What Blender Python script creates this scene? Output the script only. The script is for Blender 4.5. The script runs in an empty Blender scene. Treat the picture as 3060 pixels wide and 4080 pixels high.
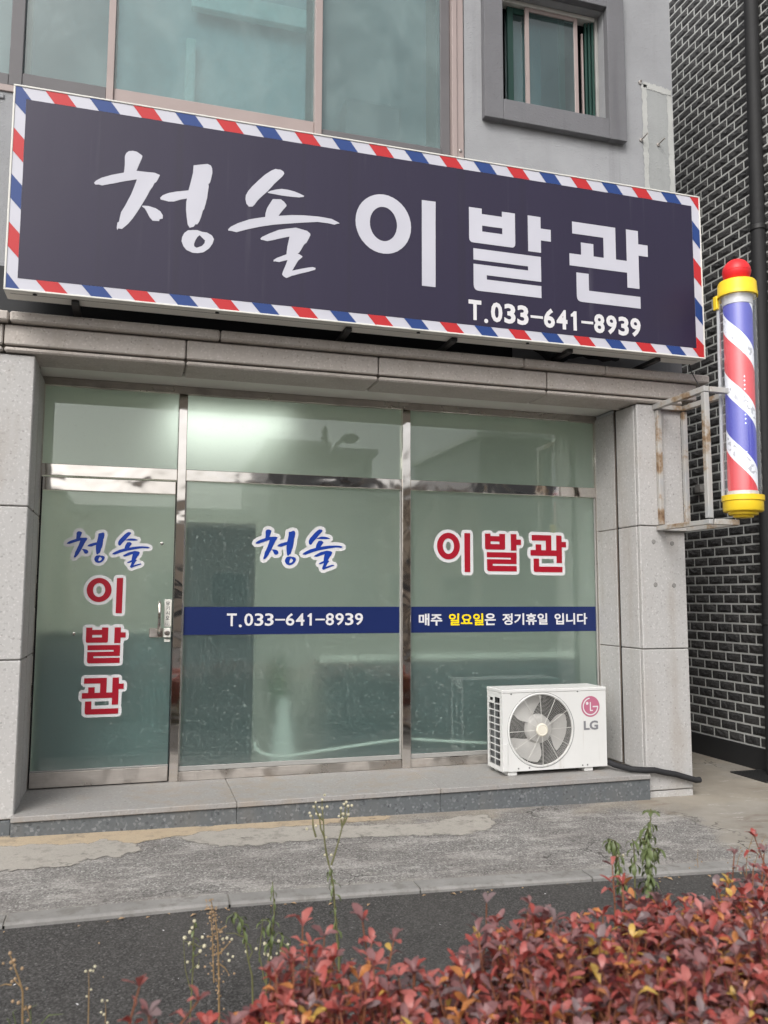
import bpy, bmesh, math, random
import numpy as np
from mathutils import Vector, Matrix
from mathutils.geometry import tessellate_polygon

# ------------------------------------------------------------------ camera, sky, sun, exposure
SC = bpy.context.scene
COL = SC.collection
CAM_LOC = Vector((0.0, -6.0, 1.42))
YAW, PITCH, ROLL = 0.289779, 0.102632, 0.002757
_f = Vector((math.sin(YAW)*math.cos(PITCH), math.cos(YAW)*math.cos(PITCH), math.sin(PITCH)))
_r = Vector((math.cos(YAW), -math.sin(YAW), 0))
_u = _r.cross(_f)
CR = _r*math.cos(ROLL) + _u*math.sin(ROLL)
CU = -_r*math.sin(ROLL) + _u*math.cos(ROLL)
CF = _f
cd = bpy.data.cameras.new('camera')
cam = bpy.data.objects.new('camera', cd)
COL.objects.link(cam)
cam.matrix_world = Matrix(((CR.x, CU.x, -CF.x, CAM_LOC.x), (CR.y, CU.y, -CF.y, CAM_LOC.y), (CR.z, CU.z, -CF.z, CAM_LOC.z), (0, 0, 0, 1)))
cd.sensor_fit = 'HORIZONTAL'; cd.sensor_width = 36.0
cd.lens = 3300.85/3060*36.0
cd.clip_start = 0.05; cd.clip_end = 800
cd.dof.use_dof = True; cd.dof.focus_distance = 6.4; cd.dof.aperture_fstop = 4.5
SC.camera = cam

W = bpy.data.worlds.new('World'); SC.world = W; W.use_nodes = True
nt = W.node_tree; nt.nodes.clear()
SUN_EL, SUN_AZ = math.radians(42), math.radians(216)      # azimuth clockwise from +y
sky = nt.nodes.new('ShaderNodeTexSky'); sky.sky_type = 'NISHITA'; sky.sun_disc = False
sky.sun_elevation = SUN_EL; sky.sun_rotation = SUN_AZ
sky.air_density = 1.0; sky.dust_density = 6.0; sky.ozone_density = 0.6
hs = nt.nodes.new('ShaderNodeHueSaturation'); hs.inputs['Saturation'].default_value = 0.22
bg = nt.nodes.new('ShaderNodeBackground'); bg.inputs['Strength'].default_value = 0.145
wo = nt.nodes.new('ShaderNodeOutputWorld')
nt.links.new(sky.outputs[0], hs.inputs['Color']); nt.links.new(hs.outputs[0], bg.inputs['Color']); nt.links.new(bg.outputs[0], wo.inputs['Surface'])
sl = bpy.data.lights.new('sun', 'SUN'); sl.energy = 0.7; sl.angle = math.radians(30); sl.color = (1.0, 0.985, 0.97)
sun = bpy.data.objects.new('sun', sl); COL.objects.link(sun)
_sd = Vector((math.sin(SUN_AZ)*math.cos(SUN_EL), math.cos(SUN_AZ)*math.cos(SUN_EL), math.sin(SUN_EL)))
sun.rotation_euler = _sd.to_track_quat('Z', 'Y').to_euler(); sun.location = _sd*30
SC.view_settings.view_transform = 'Standard'; SC.view_settings.look = 'None'
SC.view_settings.exposure = 0.40; SC.view_settings.gamma = 1.0
SC.view_settings.use_curve_mapping = False
SC.cycles.use_denoising = True
SC.cycles.max_bounces = 10; SC.cycles.transparent_max_bounces = 16
SC.cycles.caustics_reflective = True; SC.cycles.caustics_refractive = True
SC.cycles.sample_clamp_indirect = 6.0

rng = random.Random(7)
# ------------------------------------------------------------------ materials
def srgb(r, g, b):
    c = lambda v: (v/255/12.92) if v/255 <= .04045 else ((v/255+.055)/1.055)**2.4
    return (c(r), c(g), c(b), 1)

class NM:
    """small node-material writer"""
    def __init__(s, name):
        s.m = bpy.data.materials.new(name); s.m.use_nodes = True
        s.t = s.m.node_tree; s.t.nodes.clear()
        s.out = s.n('OutputMaterial')
    def n(s, typ, **kw):
        nd = s.t.nodes.new('ShaderNode'+typ)
        for k, v in kw.items(): setattr(nd, k, v)
        return nd
    def l(s, a, b): s.t.links.new(a, b)
    def setv(s, sock, v):
        if hasattr(v, 'links') or isinstance(v, bpy.types.NodeSocket): s.l(v, sock)
        else: sock.default_value = v
    def pos(s, scale=(1, 1, 1), obj=False):
        if obj: p = s.n('TexCoord').outputs['Object']
        else: p = s.n('NewGeometry').outputs['Position']
        mp = s.n('Mapping'); mp.inputs['Scale'].default_value = scale
        s.l(p, mp.inputs['Vector']); return mp.outputs[0]
    def noise(s, vec, scale, detail=3, rough=.55, dist=0):
        nd = s.n('TexNoise'); s.l(vec, nd.inputs['Vector'])
        nd.inputs['Scale'].default_value = scale; nd.inputs['Detail'].default_value = detail
        nd.inputs['Roughness'].default_value = rough; nd.inputs['Distortion'].default_value = dist
        return nd.outputs['Fac']
    def voro(s, vec, scale, feature='F1', out='Distance'):
        nd = s.n('TexVoronoi', feature=feature); s.l(vec, nd.inputs['Vector']); nd.inputs['Scale'].default_value = scale
        return nd.outputs[out]
    def ramp(s, fac, stops, interp='LINEAR'):
        nd = s.n('ValToRGB'); nd.color_ramp.interpolation = interp
        e = nd.color_ramp.elements
        while len(e) < len(stops): e.new(.5)
        for i, (p, c) in enumerate(stops):
            e[i].position = p; e[i].color = c if len(c) == 4 else (*c, 1)
        s.l(fac, nd.inputs['Fac']); return nd.outputs['Color']
    def fr(s, fac, a, b):
        nd = s.n('MapRange', interpolation_type='SMOOTHSTEP'); s.l(fac, nd.inputs['Value'])
        nd.inputs['From Min'].default_value = a; nd.inputs['From Max'].default_value = b
        return nd.outputs['Result']
    def math(s, op, a, b=0.0):
        nd = s.n('Math', operation=op); s.setv(nd.inputs[0], a); s.setv(nd.inputs[1], b); return nd.outputs[0]
    def mix(s, fac, a, b, mode='MIX'):
        nd = s.n('Mix', data_type='RGBA', blend_type=mode)
        s.setv(nd.inputs['Factor'], fac); s.setv(nd.inputs['A'], a); s.setv(nd.inputs['B'], b)
        return nd.outputs['Result']
    def bump(s, h, strength, dist=.01, normal=None):
        nd = s.n('Bump'); nd.inputs['Strength'].default_value = strength; nd.inputs['Distance'].default_value = dist
        s.l(h, nd.inputs['Height'])
        if normal: s.l(normal, nd.inputs['Normal'])
        return nd.outputs[0]
    def bsdf(s, color, rough=.6, metal=0, normal=None, spec=.5, **kw):
        nd = s.n('BsdfPrincipled'); s.setv(nd.inputs['Base Color'], color); s.setv(nd.inputs['Roughness'], rough)
        nd.inputs['Metallic'].default_value = metal; nd.inputs['Specular IOR Level'].default_value = spec
        if normal: s.l(normal, nd.inputs['Normal'])
        for k, v in kw.items(): s.setv(nd.inputs[k], v)
        return nd.outputs[0]
    def mixs(s, fac, a, b):
        nd = s.n('MixShader'); s.setv(nd.inputs[0], fac); s.l(a, nd.inputs[1]); s.l(b, nd.inputs[2]); return nd.outputs[0]
    def fres(s, ior, k):
        fz = s.n('Fresnel'); fz.inputs['IOR'].default_value = ior
        bf = s.n('NewGeometry').outputs['Backfacing']
        return s.math('MULTIPLY', s.math('MULTIPLY', fz.outputs[0], k), s.math('SUBTRACT', 1.0, bf))
    def done(s, sh): s.l(sh, s.out.inputs['Surface']); return s.m

def plain(name, col, rough=.5, metal=0, var=.12, vs=6, spec=.4, bumpv=0, bs=120):
    m = NM(name); p = m.pos()
    n = m.noise(p, vs, 4)
    d = tuple(c*(1-var) for c in col[:3])+(1,); b = tuple(min(1, c*(1+var)) for c in col[:3])+(1,)
    c = m.mix(n, d, b)
    nm = m.bump(m.noise(p, bs, 2), bumpv, .004) if bumpv else None
    return m.done(m.bsdf(c, rough, metal, nm, spec))

def granite(name, base, dark, light, stain=.42, sc=1.0, warm=(.30, .25, .20, 1)):
    m = NM(name); p = m.pos()
    v = m.voro(p, 95*sc, out='Color')
    bw = m.n('RGBToBW'); m.l(v, bw.inputs[0])
    c = m.ramp(bw.outputs[0], [(0, dark), (.22, base), (.70, base), (.95, light)])
    n2 = m.noise(p, 260*sc, 2)
    c = m.mix(m.math('MULTIPLY', m.fr(n2, .35, .75), .5), c, base)
    big = m.noise(p, 1.7, 5, .6)
    streak = m.noise(m.pos((9, 9, .6)), 1, 4)
    st = m.math('MULTIPLY', m.fr(m.math('MULTIPLY', big, streak), .22, .42), stain)
    c = m.mix(st, c, warm)
    oi = m.n('ObjectInfo').outputs['Random']
    c = m.mix(m.math('MULTIPLY', oi, .22), c, tuple(v*.72 for v in base[:3])+(1,))
    nm = m.bump(bw.outputs[0], .12, .004)
    return m.done(m.bsdf(c, .62, 0, nm, .35))

M = {}
M['granite'] = granite('light_granite', (.45, .44, .43, 1), (.25, .24, .23, 1), (.60, .59, .58, 1))
M['granite_lintel'] = granite('warm_granite', (.46, .42, .385, 1), (.26, .23, .20, 1), (.60, .56, .52, 1), .35)
M['granite_slab'] = granite('step_granite', (.29, .28, .27, 1), (.18, .172, .165, 1), (.38, .37, .36, 1), .55)
M['granite_dark'] = granite('dark_granite', (.115, .125, .132, 1), (.035, .04, .045, 1), (.25, .26, .27, 1), .15, .8)

def stucco(name, base, amp=.18, streaks=.35):
    m = NM(name); p = m.pos()
    n = m.noise(p, 2.2, 6, .6); s = m.noise(m.pos((7, 7, .35)), 1, 4)
    c = m.mix(n, tuple(b*(1-amp) for b in base[:3])+(1,), tuple(b*(1+amp) for b in base[:3])+(1,))
    c = m.mix(m.math('MULTIPLY', m.fr(s, .52, .75), streaks), c, tuple(b*.62 for b in base[:3])+(1,))
    hx = m.noise(m.pos((1, 1, 2.2)), 42, 3, .6, .6)
    nm = m.bump(m.math('ADD', m.fr(hx, .5, .72), m.math('MULTIPLY', m.noise(p, 160, 2), .3)), .4, .006)
    return m.done(m.bsdf(c, .85, 0, nm, .2))
M['stucco'] = stucco('grey_stucco', (.315, .32, .332, 1), .22, .5)
M['stucco_dark'] = stucco('dark_grey_stucco', (.165, .165, .175, 1), .2, .4)
M['patch'] = stucco('bare_cement', (.32, .33, .327, 1), .25, .2)
M['caulk'] = stucco('pale_caulk', (.44, .445, .43, 1), .3, .3)
M['white_alu'] = plain('white_aluminium', (.70, .69, .64, 1), .35, 0, .1, 3)
M['bead'] = plain('grey_bead', (.34, .335, .32, 1), .45, .2, .2, 6)
M['joint'] = plain('joint_mortar', (.32, .275, .235, 1), .9, 0, .3, 8)
M['pink_alu'] = plain('brown_aluminium', (.34, .275, .26, 1), .4, .0, .12, 4)
M['grey_alu'] = plain('dark_mesh_frame', (.12, .115, .12, 1), .55, 0, .15, 5)  # dark grey frame colour of the mesh-screened sashes
M['gap'] = plain('gap_black', (.012, .012, .013, 1), .8)  # near-black that paints the darkness inside gaps and slots
M['brown_steel'] = plain('brown_steel', (.12, .095, .075, 1), .5, .2, .3, 8)
M['darkmetal'] = plain('dark_metal', (.03, .03, .03, 1), .5, .2)
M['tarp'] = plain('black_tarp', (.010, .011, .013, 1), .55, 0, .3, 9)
M['room_wall'] = plain('room_wall_paint', (.80, .82, .76, 1), .8)
M['room_floor'] = plain('room_floor_tile', (.42, .42, .40, 1), .6)
M['cabinet'] = plain('cabinet_laminate', (.012, .026, .03, 1), .5)
M['counter'] = plain('counter_laminate', (.10, .18, .19, 1), .5)
M['sofa'] = plain('sofa_vinyl', (.02, .05, .055, 1), .5)
M['sofa_trim'] = plain('sofa_trim', (.65, .66, .60, 1), .5)
M['cloth_white'] = plain('white_cloth', (.8, .85, .82, 1), .8)
M['leaf_in'] = plain('indoor_leaf', (.06, .14, .05, 1), .6)
M['white_vinyl'] = plain('white_vinyl', (.68, .67, .68, 1), .35, 0, .03)
M['red_vinyl'] = plain('red_vinyl', srgb(160, 20, 40), .35, 0, .04)
M['blue_vinyl'] = plain('blue_vinyl', srgb(16, 58, 152), .35, 0, .05)
M['navy_vinyl'] = plain('navy_vinyl', srgb(26, 40, 88), .3, 0, .08, 2)
M['yellow_vinyl'] = plain('yellow_vinyl', srgb(250, 215, 20), .35, 0, .03)
M['print_grey'] = plain('grey_print', (.20, .20, .215, 1), .4)
M['print_dark'] = plain('dark_print', (.03, .03, .035, 1), .4)
def enamel():
    m = NM('ac_enamel'); p = m.pos()
    c = m.mix(m.noise(p, 5, 4), (.60, .60, .585, 1), (.69, .69, .675, 1))
    s = m.math('MULTIPLY', m.fr(m.noise(m.pos((26, 26, 1.2)), 1, 4), .56, .75), m.fr(m.noise(p, 3, 3), .4, .7))
    c = m.mix(m.math('MULTIPLY', s, .6), c, (.36, .31, .25, 1))
    c = m.mix(m.fr(m.noise(p, 70, 3), .70, .76), c, (.28, .20, .14, 1))
    return m.done(m.bsdf(c, .4, 0, None, .4))
M['ac_white'] = enamel()
M['ac_grey'] = plain('ac_fins', (.16, .165, .17, 1), .5, .3)
M['ac_black'] = plain('ac_cavity', (.015, .015, .015, 1), .8)
M['ac_blade'] = plain('fan_plastic', (.50, .49, .47, 1), .45)
M['ac_hub'] = plain('hub_cap', (.72, .68, .58, 1), .4)
M['ac_wire'] = plain('guard_wire', (.55, .54, .51, 1), .4)
M['logo_pink'] = plain('logo_pink', srgb(178, 104, 128), .4, 0, .05)
M['hose'] = plain('foam_hose', (.028, .028, .03, 1), .8, 0, .3, 20, .2, .5)
M['steel_paint'] = None
M['yellow_plastic'] = plain('yellow_plastic', (.86, .60, .03, 1), .38, 0, .06)
M['red_plastic'] = plain('red_plastic', (.72, .025, .03, 1), .4, 0, .06)
M['clear_grey'] = plain('grey_plastic', (.42, .43, .45, 1), .35)

def sign_face():
    m = NM('sign_canvas'); p = m.pos()
    n = m.noise(m.pos((1.2, 1, .25)), 3, 4)
    c = m.mix(n, srgb(31, 24, 50), srgb(37, 30, 57))
    seam = m.fr(m.noise(m.pos((9, 0, .05)), 1, 3), .58, .70)
    c = m.mix(m.math('MULTIPLY', seam, .35), c, srgb(30, 25, 42))
    c = m.mix(m.math('MULTIPLY', m.noise(p, 300, 2), .06), c, (.2, .19, .22, 1))
    drip = m.math('MULTIPLY', m.fr(m.noise(m.pos((14, 1, .5)), 1, 4), .56, .74), m.fr(m.noise(p, 1.4, 3), .4, .65))
    c = m.mix(m.math('MULTIPLY', drip, .10), c, (.30, .29, .31, 1))
    return m.done(m.bsdf(c, .42, 0, m.bump(m.noise(m.pos((1.6, 1, .5)), 2.2, 3), .08, .02), .4))
M['sign_face'] = sign_face()
def sign_white():
    m = NM('sign_white_print')
    n = m.noise(m.pos((1, 1, 1)), 2.6, 3)
    c = m.mix(n, srgb(183, 183, 193), srgb(203, 203, 212))
    return m.done(m.bsdf(c, .4, 0, None, .4))
M['sign_white'] = sign_white()
M['sign_red'] = plain('sign_red_print', srgb(185, 42, 46), .42, 0, .05)
M['sign_blue'] = plain('sign_blue_print', srgb(36, 64, 124), .42, 0, .07)

def steel():
    m = NM('polished_steel'); p = m.pos()
    w = m.noise(m.pos((2, 2, 2.5)), 1.5, 2, .5, .4)
    nm = m.bump(w, .20, .03)
    c = m.mix(m.noise(p, 5, 4), (.76, .71, .66, 1), (.86, .82, .78, 1))
    return m.done(m.bsdf(c, .07, 1, nm))
M['steel'] = steel()
def steel_brushed():
    m = NM('dull_steel'); p = m.pos()
    c = m.mix(m.noise(m.pos((2, 2, 30)), 3, 4), (.42, .39, .36, 1), (.60, .56, .52, 1))
    return m.done(m.bsdf(c, m.fr(m.noise(p, 4, 4), .2, .8), 1, m.bump(m.noise(m.pos((.5, 1, 8)), 20, 3), .06, .01)))
M['steel_dull'] = steel_brushed()
def rusty():
    m = NM('rusty_white_steel'); p = m.pos()
    n = m.noise(p, 4.2, 6, .68)
    c = m.ramp(n, [(.34, (.40, .41, .42, 1)), (.52, (.46, .44, .41, 1)), (.62, (.30, .21, .13, 1)), (.74, (.10, .04, .02, 1))])
    return m.done(m.bsdf(c, .6, .2, m.bump(n, .25, .004)))
M['steel_paint'] = rusty()

def frosted():
    """glass with fibre-flecked frosted film: sharp reflection over a blurring, slightly milky sheet"""
    m = NM('frosted_glass'); p = m.pos()
    pw = m.n('VectorMath', operation='ADD')
    wn = m.n('TexNoise'); m.l(p, wn.inputs['Vector']); wn.inputs['Scale'].default_value = 30; wn.inputs['Detail'].default_value = 1
    sc = m.n('VectorMath', operation='SCALE'); m.l(wn.outputs['Color'], sc.inputs[0]); sc.inputs['Scale'].default_value = .035
    m.l(p, pw.inputs[0]); m.l(sc.outputs[0], pw.inputs[1])
    fib = None
    for sx, sz, k in ((46, 14, 1.0), (13, 40, 2.0), (30, 30, 3.0)):
        mp = m.n('Mapping'); mp.inputs['Scale'].default_value = (sx, 1, sz); mp.inputs['Location'].default_value = (k, k, 0); m.l(pw.outputs[0], mp.inputs['Vector'])
        a = m.noise(mp.outputs[0], 1.0, 0, .4)
        line = m.fr(m.math('ABSOLUTE', m.math('SUBTRACT', a, .5)), .026, .006)
        mp2 = m.n('Mapping'); mp2.inputs['Location'].default_value = (sx, 3, sz); m.l(p, mp2.inputs['Vector'])
        gate = m.fr(m.noise(mp2.outputs[0], 36, 0), .585, .63)
        f_ = m.math('MULTIPLY', line, gate)
        fib = f_ if fib is None else m.math('MAXIMUM', fib, f_)
    dif = m.n('BsdfDiffuse'); dif.inputs['Color'].default_value = (.29, .405, .39, 1)
    trl = m.n('BsdfTranslucent'); trl.inputs['Color'].default_value = (.95, .97, .88, 1)
    ref = m.n('BsdfRefraction'); ref.inputs['Color'].default_value = (.80, .94, .90, 1)
    ref.inputs['Roughness'].default_value = .70; ref.inputs['IOR'].default_value = 1.36
    milk = m.mixs(.62, dif.outputs[0], trl.outputs[0])
    film = m.mixs(.43, ref.outputs[0], milk)
    fd = m.n('BsdfDiffuse'); fd.inputs['Color'].default_value = (.66, .74, .69, 1)
    film = m.mixs(m.math('MULTIPLY', fib, .22), film, fd.outputs[0])
    gl = m.n('BsdfGlossy'); gl.inputs['Roughness'].default_value = .015; gl.inputs['Color'].default_value = (.95, 1, .97, 1)
    nm = m.bump(m.noise(p, .9, 2), .012, .02); m.l(nm, gl.inputs['Normal'])
    return m.done(m.mixs(m.fres(1.62, 2.1), film, gl.outputs[0]))
M['frosted'] = frosted()
def clear(name, tint, refl=1.0, rough=.01, ior=1.5, haze=0):
    m = NM(name)
    t = m.n('BsdfTransparent'); t.inputs['Color'].default_value = tint
    g = m.n('BsdfGlossy'); g.inputs['Roughness'].default_value = rough
    body = t.outputs[0]
    if haze:
        d = m.n('BsdfDiffuse'); d.inputs['Color'].default_value = (.7, .72, .74, 1); body = m.mixs(haze, body, d.outputs[0])
    return m.done(m.mixs(m.fres(ior, refl), body, g.outputs[0]))
M['clear'] = clear('clear_edge', (1, 1, 1, 1), 0)
M['tube'] = clear('clear_acrylic', (.95, .96, .97, 1), 2.4, .03, 1.5, .10)
def tinted(name='tinted_window_glass', dirt_sheen=1.0):
    m = NM(name); p = m.pos()
    t = m.n('BsdfTransparent'); t.inputs['Color'].default_value = (.68, .80, .815, 1)
    g = m.n('BsdfGlossy'); g.inputs['Roughness'].default_value = .02
    m.l(m.bump(m.noise(p, 1.1, 2), .012, .02), g.inputs['Normal'])
    d = m.n('BsdfDiffuse'); d.inputs['Color'].default_value = (.34, .44, .43, 1)
    dust_sheen = m.math('ADD', .16, m.math('MULTIPLY', m.fr(m.noise(m.pos((1.2, 1, .8)), 3, 6, .62, .3), .35, .85), .22))  # dust; its patchy part paints uneven pale sky reflection into the glass
    spots = m.math('MULTIPLY', m.fr(m.noise(m.pos((1, 1, 1.6)), 17, 5, .7), .63, .72), m.fr(m.noise(p, 1.6, 2), .48, .6))
    dust_sheen = m.math('ADD', dust_sheen, m.math('MULTIPLY', spots, .30))
    body = m.mixs(m.math('MULTIPLY', dust_sheen, dirt_sheen), t.outputs[0], d.outputs[0])
    return m.done(m.mixs(m.fres(1.6, 1.6), body, g.outputs[0]))
M['tinted'] = tinted()
M['sash_glass'] = tinted('sash_glass', .35)
M['blind'] = plain('window_blind', (.54, .62, .625, 1), .8, 0, .22, 1.4)
M['blind_dark'] = plain('insect_screen', (.20, .24, .245, 1), .8, 0, .15, 2.0)
M['blind_light'] = plain('pale_valance', (.75, .85, .80, 1), .8)
M['green_pvc'] = plain('green_pvc', (.008, .045, .034, 1), .5)
M['dark_room'] = plain('unlit_room', (.02, .02, .022, 1), .9)

def emis(name, col, st):
    m = NM(name); e = m.n('Emission'); e.inputs['Color'].default_value = col; e.inputs['Strength'].default_value = st
    return m.done(e.outputs[0])
M['lamp'] = emis('lamp_tube_glow', (1.0, 1.0, .88, 1), 2.1)
M['led'] = emis('led_glow', (.75, .85, 1, 1), 5.0)

def barber():
    m = NM('barber_stripe_print')
    mp = m.n('Mapping'); mp.inputs['Rotation'].default_value = (0, 0, math.radians(130)); m.l(m.n('TexCoord').outputs['Object'], mp.inputs['Vector'])
    sp = m.n('SeparateXYZ'); m.l(mp.outputs[0], sp.inputs[0])          # the seam of the wrapped print sits at the back
    an = m.math('DIVIDE', m.math('ARCTAN2', sp.outputs['Y'], sp.outputs['X']), 2*math.pi)
    q = m.math('FRACT', m.math('ADD', m.math('ADD', m.math('MULTIPLY', sp.outputs['Z'], 1/.84), m.math('MULTIPLY', an, .78)), .159))
    c = m.ramp(q, [(0, srgb(206, 30, 44)), (.33, srgb(226, 226, 232)), (.50, srgb(48, 52, 168)), (.83, srgb(226, 226, 232))], 'CONSTANT')
    tx = m.n('TexCoord').outputs['Object']
    pr = m.fr(m.noise(tx, 30, 1, .4), .56, .62)
    ban = m.ramp(q, [(0, (0, 0, 0, 1)), (.365, (1, 1, 1, 1)), (.465, (0, 0, 0, 1)), (.865, (1, 1, 1, 1)), (.965, (0, 0, 0, 1))], 'CONSTANT')
    c2 = m.mix(m.math('MULTIPLY', m.math('MULTIPLY', pr, ban), .5), c, (.12, .12, .15, 1))
    nd = m.n('BsdfPrincipled'); m.l(c2, nd.inputs['Base Color']); nd.inputs['Roughness'].default_value = .4
    m.l(c2, nd.inputs['Emission Color']); nd.inputs['Emission Strength'].default_value = .35
    return m.done(nd.outputs[0])
M['barber'] = barber()

def brick_mat():
    m = NM('black_split_brick')
    oi = m.n('ObjectInfo').outputs['Random']; p = m.pos()
    n = m.noise(p, 28, 4, .65)
    c = m.ramp(n, [(.3, (.014, .014, .015, 1)), (.55, (.042, .042, .043, 1)), (.8, (.11, .11, .11, 1))])
    big = m.noise(p, 2.5, 4)
    c = m.mix(m.math('MULTIPLY', oi, .6), c, (.085, .082, .08, 1))
    c = m.mix(m.math('MULTIPLY', m.fr(big, .45, .7), .4), c, (.02, .02, .021, 1))
    nm = m.bump(m.math('ADD', n, m.noise(p, 75, 3)), .8, .012)
    return m.done(m.bsdf(c, .55, 0, nm, .5))
M['brick'] = brick_mat()
M['mortar'] = plain('mortar', (.52, .53, .51, 1), .9, 0, .3, 7, .2, .3)
M['plinth'] = plain('black_plinth', (.018, .018, .019, 1), .7, 0, .3, 5)

def pavement():
    m = NM('worn_pavement'); p = m.pos()
    n = m.noise(p, 70, 4, .7); v = m.voro(p, 130, out='Color'); bw = m.n('RGBToBW'); m.l(v, bw.inputs[0])
    agg = m.ramp(bw.outputs[0], [(.05, (.10, .096, .092, 1)), (.45, (.19, .182, .173, 1)), (.75, (.265, .254, .243, 1)), (.93, (.44, .43, .41, 1))])
    worn = m.fr(m.noise(m.pos((1, 3.0, 1)), 2.3, 7, .72), .48, .62)
    agg = m.mix(m.math('MULTIPLY', worn, m.fr(n, .28, .72)), agg, (.42, .40, .375, 1))
    tan = m.mix(m.noise(p, 5, 5, .65), (.22, .20, .17, 1), (.36, .335, .295, 1))
    tan = m.mix(m.math('MULTIPLY', m.fr(m.noise(m.pos((1.0, 3.2, 1)), 1.6, 5, .6), .56, .70), .6), tan, (.16, .105, .065, 1))
    sx = m.n('SeparateXYZ'); m.l(m.pos(), sx.inputs[0])
    edge = m.math('ADD', sx.outputs['X'], m.math('ADD', m.math('MULTIPLY', sx.outputs['Y'], .28), m.math('MULTIPLY', m.noise(p, 2.4, 5, .6), 1.0)))
    right = m.fr(edge, 3.55, 3.80)
    kb = m.fr(m.math('ADD', sx.outputs['Y'], m.math('MULTIPLY', m.noise(p, 6, 5, .65), .30)), -1.60, -1.72)
    c = m.mix(right, agg, tan)
    c = m.mix(m.math('MULTIPLY', kb, .7), c, (.33, .315, .285, 1))
    # loose pale cement film in front of the step
    sm = m.math('ADD', sx.outputs['Y'], m.math('MULTIPLY', m.noise(p, 3.3, 5, .62), .5))
    fl = m.math('MULTIPLY', m.fr(sm, -.72, -.52), m.fr(m.noise(p, 1.3, 4), .38, .52))
    c = m.mix(m.math('MULTIPLY', fl, .55), c, (.34, .30, .24, 1))
    ve = m.n('TexVoronoi', feature='DISTANCE_TO_EDGE'); ve.inputs['Scale'].default_value = .9
    wv = m.n('VectorMath', operation='ADD'); wz = m.n('TexNoise'); m.l(p, wz.inputs['Vector']); wz.inputs['Scale'].default_value = 3.0; wz.inputs['Detail'].default_value = 5
    m.l(p, wv.inputs[0]); m.l(wz.outputs['Color'], wv.inputs[1]); m.l(wv.outputs[0], ve.inputs['Vector'])
    crack = m.math('MULTIPLY', m.fr(ve.outputs['Distance'], .010, .003), m.fr(m.noise(p, 1.1, 2), .45, .60))
    c = m.mix(m.math('MULTIPLY', crack, .75), c, (.03, .028, .025, 1))
    blot = m.fr(m.noise(p, 1.9, 6, .65), .35, .75)
    c = m.mix(m.math('MULTIPLY', blot, .34), c, (.10, .085, .08, 1))
    scr = m.math('MULTIPLY', m.fr(m.noise(m.pos((1.2, 5, 1)), 2.6, 6, .7), .58, .68), m.fr(n, .3, .6))
    c = m.mix(m.math('MULTIPLY', scr, .75), c, (.46, .445, .42, 1))
    nm = m.bump(m.math('ADD', bw.outputs[0], n), .45, .006)
    return m.done(m.bsdf(c, .9, 0, nm, .2))
M['pavement'] = pavement()
def cement(name, a, b, spots=.3, feather=False):
    m = NM(name); p = m.pos()
    c = m.mix(m.noise(p, 4, 6, .65), a, b)
    c = m.mix(m.math('MULTIPLY', m.fr(m.noise(p, 11, 5, .7), .50, .66), spots), c, (.15, .14, .125, 1))
    c = m.mix(m.math('MULTIPLY', m.fr(m.noise(p, 120, 3, .6), .45, .75), .45), c, (.20, .19, .18, 1))
    sh = m.bsdf(c, .9, 0, m.bump(m.noise(p, 50, 4), .3, .004), .2)
    if feather:      # the thin cement film breaks up towards its rim
        e = m.n('Attribute', attribute_name='rim').outputs['Fac']
        k = m.math('MULTIPLY', m.fr(m.math('ADD', e, m.math('MULTIPLY', m.math('SUBTRACT', m.noise(p, 20, 6, .72), .5), 2.2)), .25, .70), m.fr(m.noise(p, 7, 6, .7), .22, .42))
        tr = m.n('BsdfTransparent'); sh = m.mixs(k, tr.outputs[0], sh)
    return m.done(sh)
M['cement_tan'] = cement('tan_cement', (.36, .285, .195, 1), (.47, .385, .275, 1), .35, True)
M['cement_grey'] = cement('grey_cement', (.29, .272, .245, 1), (.40, .375, .335, 1), .45, True)
M['kerb'] = cement('kerb_concrete', (.13, .127, .122, 1), (.36, .35, .335, 1), .65)
def asphalt():
    m = NM('asphalt'); p = m.pos()
    v = m.voro(p, 150, out='Color'); bw = m.n('RGBToBW'); m.l(v, bw.inputs[0])
    c = m.ramp(bw.outputs[0], [(.1, (.020, .0195, .0195, 1)), (.5, (.048, .046, .045, 1)), (.85, (.10, .097, .094, 1)), (.975, (.20, .195, .19, 1))])
    c = m.mix(m.math('MULTIPLY', m.fr(m.noise(p, .9, 6, .65), .3, .75), .55), c, (.085, .08, .075, 1))
    c = m.mix(m.math('MULTIPLY', m.fr(m.noise(m.pos((1, 3, 1)), 3.5, 6, .7), .60, .72), .4), c, (.15, .145, .135, 1))
    return m.done(m.bsdf(c, .85, 0, m.bump(bw.outputs[0], .6, .006), .3))
M['asphalt'] = asphalt()
M['soil'] = plain('soil', (.06, .045, .03, 1), .95, 0, .4, 12)

def leafmat(name, a, b, gl=.55):
    m = NM(name); p = m.pos()
    c = m.mix(m.noise(p, 45, 3), a, b)
    d = m.bsdf(c, .42, 0, None, gl)
    t = m.n('BsdfTranslucent'); m.l(c, t.inputs['Color'])
    return m.done(m.mixs(.28, d, t.outputs[0]))
LEAFC = [leafmat('leaf_red', (.30, .045, .04, 1), (.43, .10, .08, 1)), leafmat('leaf_rose', (.38, .10, .09, 1), (.48, .165, .14, 1)),
         leafmat('leaf_mauve', (.19, .085, .088, 1), (.29, .145, .142, 1)), leafmat('leaf_maroon', (.055, .011, .014, 1), (.12, .026, .03, 1)),
         leafmat('leaf_orange', (.46, .15, .05, 1), (.54, .25, .08, 1)), leafmat('leaf_yellow', (.54, .33, .06, 1), (.60, .42, .12, 1)),
         leafmat('leaf_grey', (.17, .115, .12, 1), (.24, .175, .175, 1))]
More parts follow.
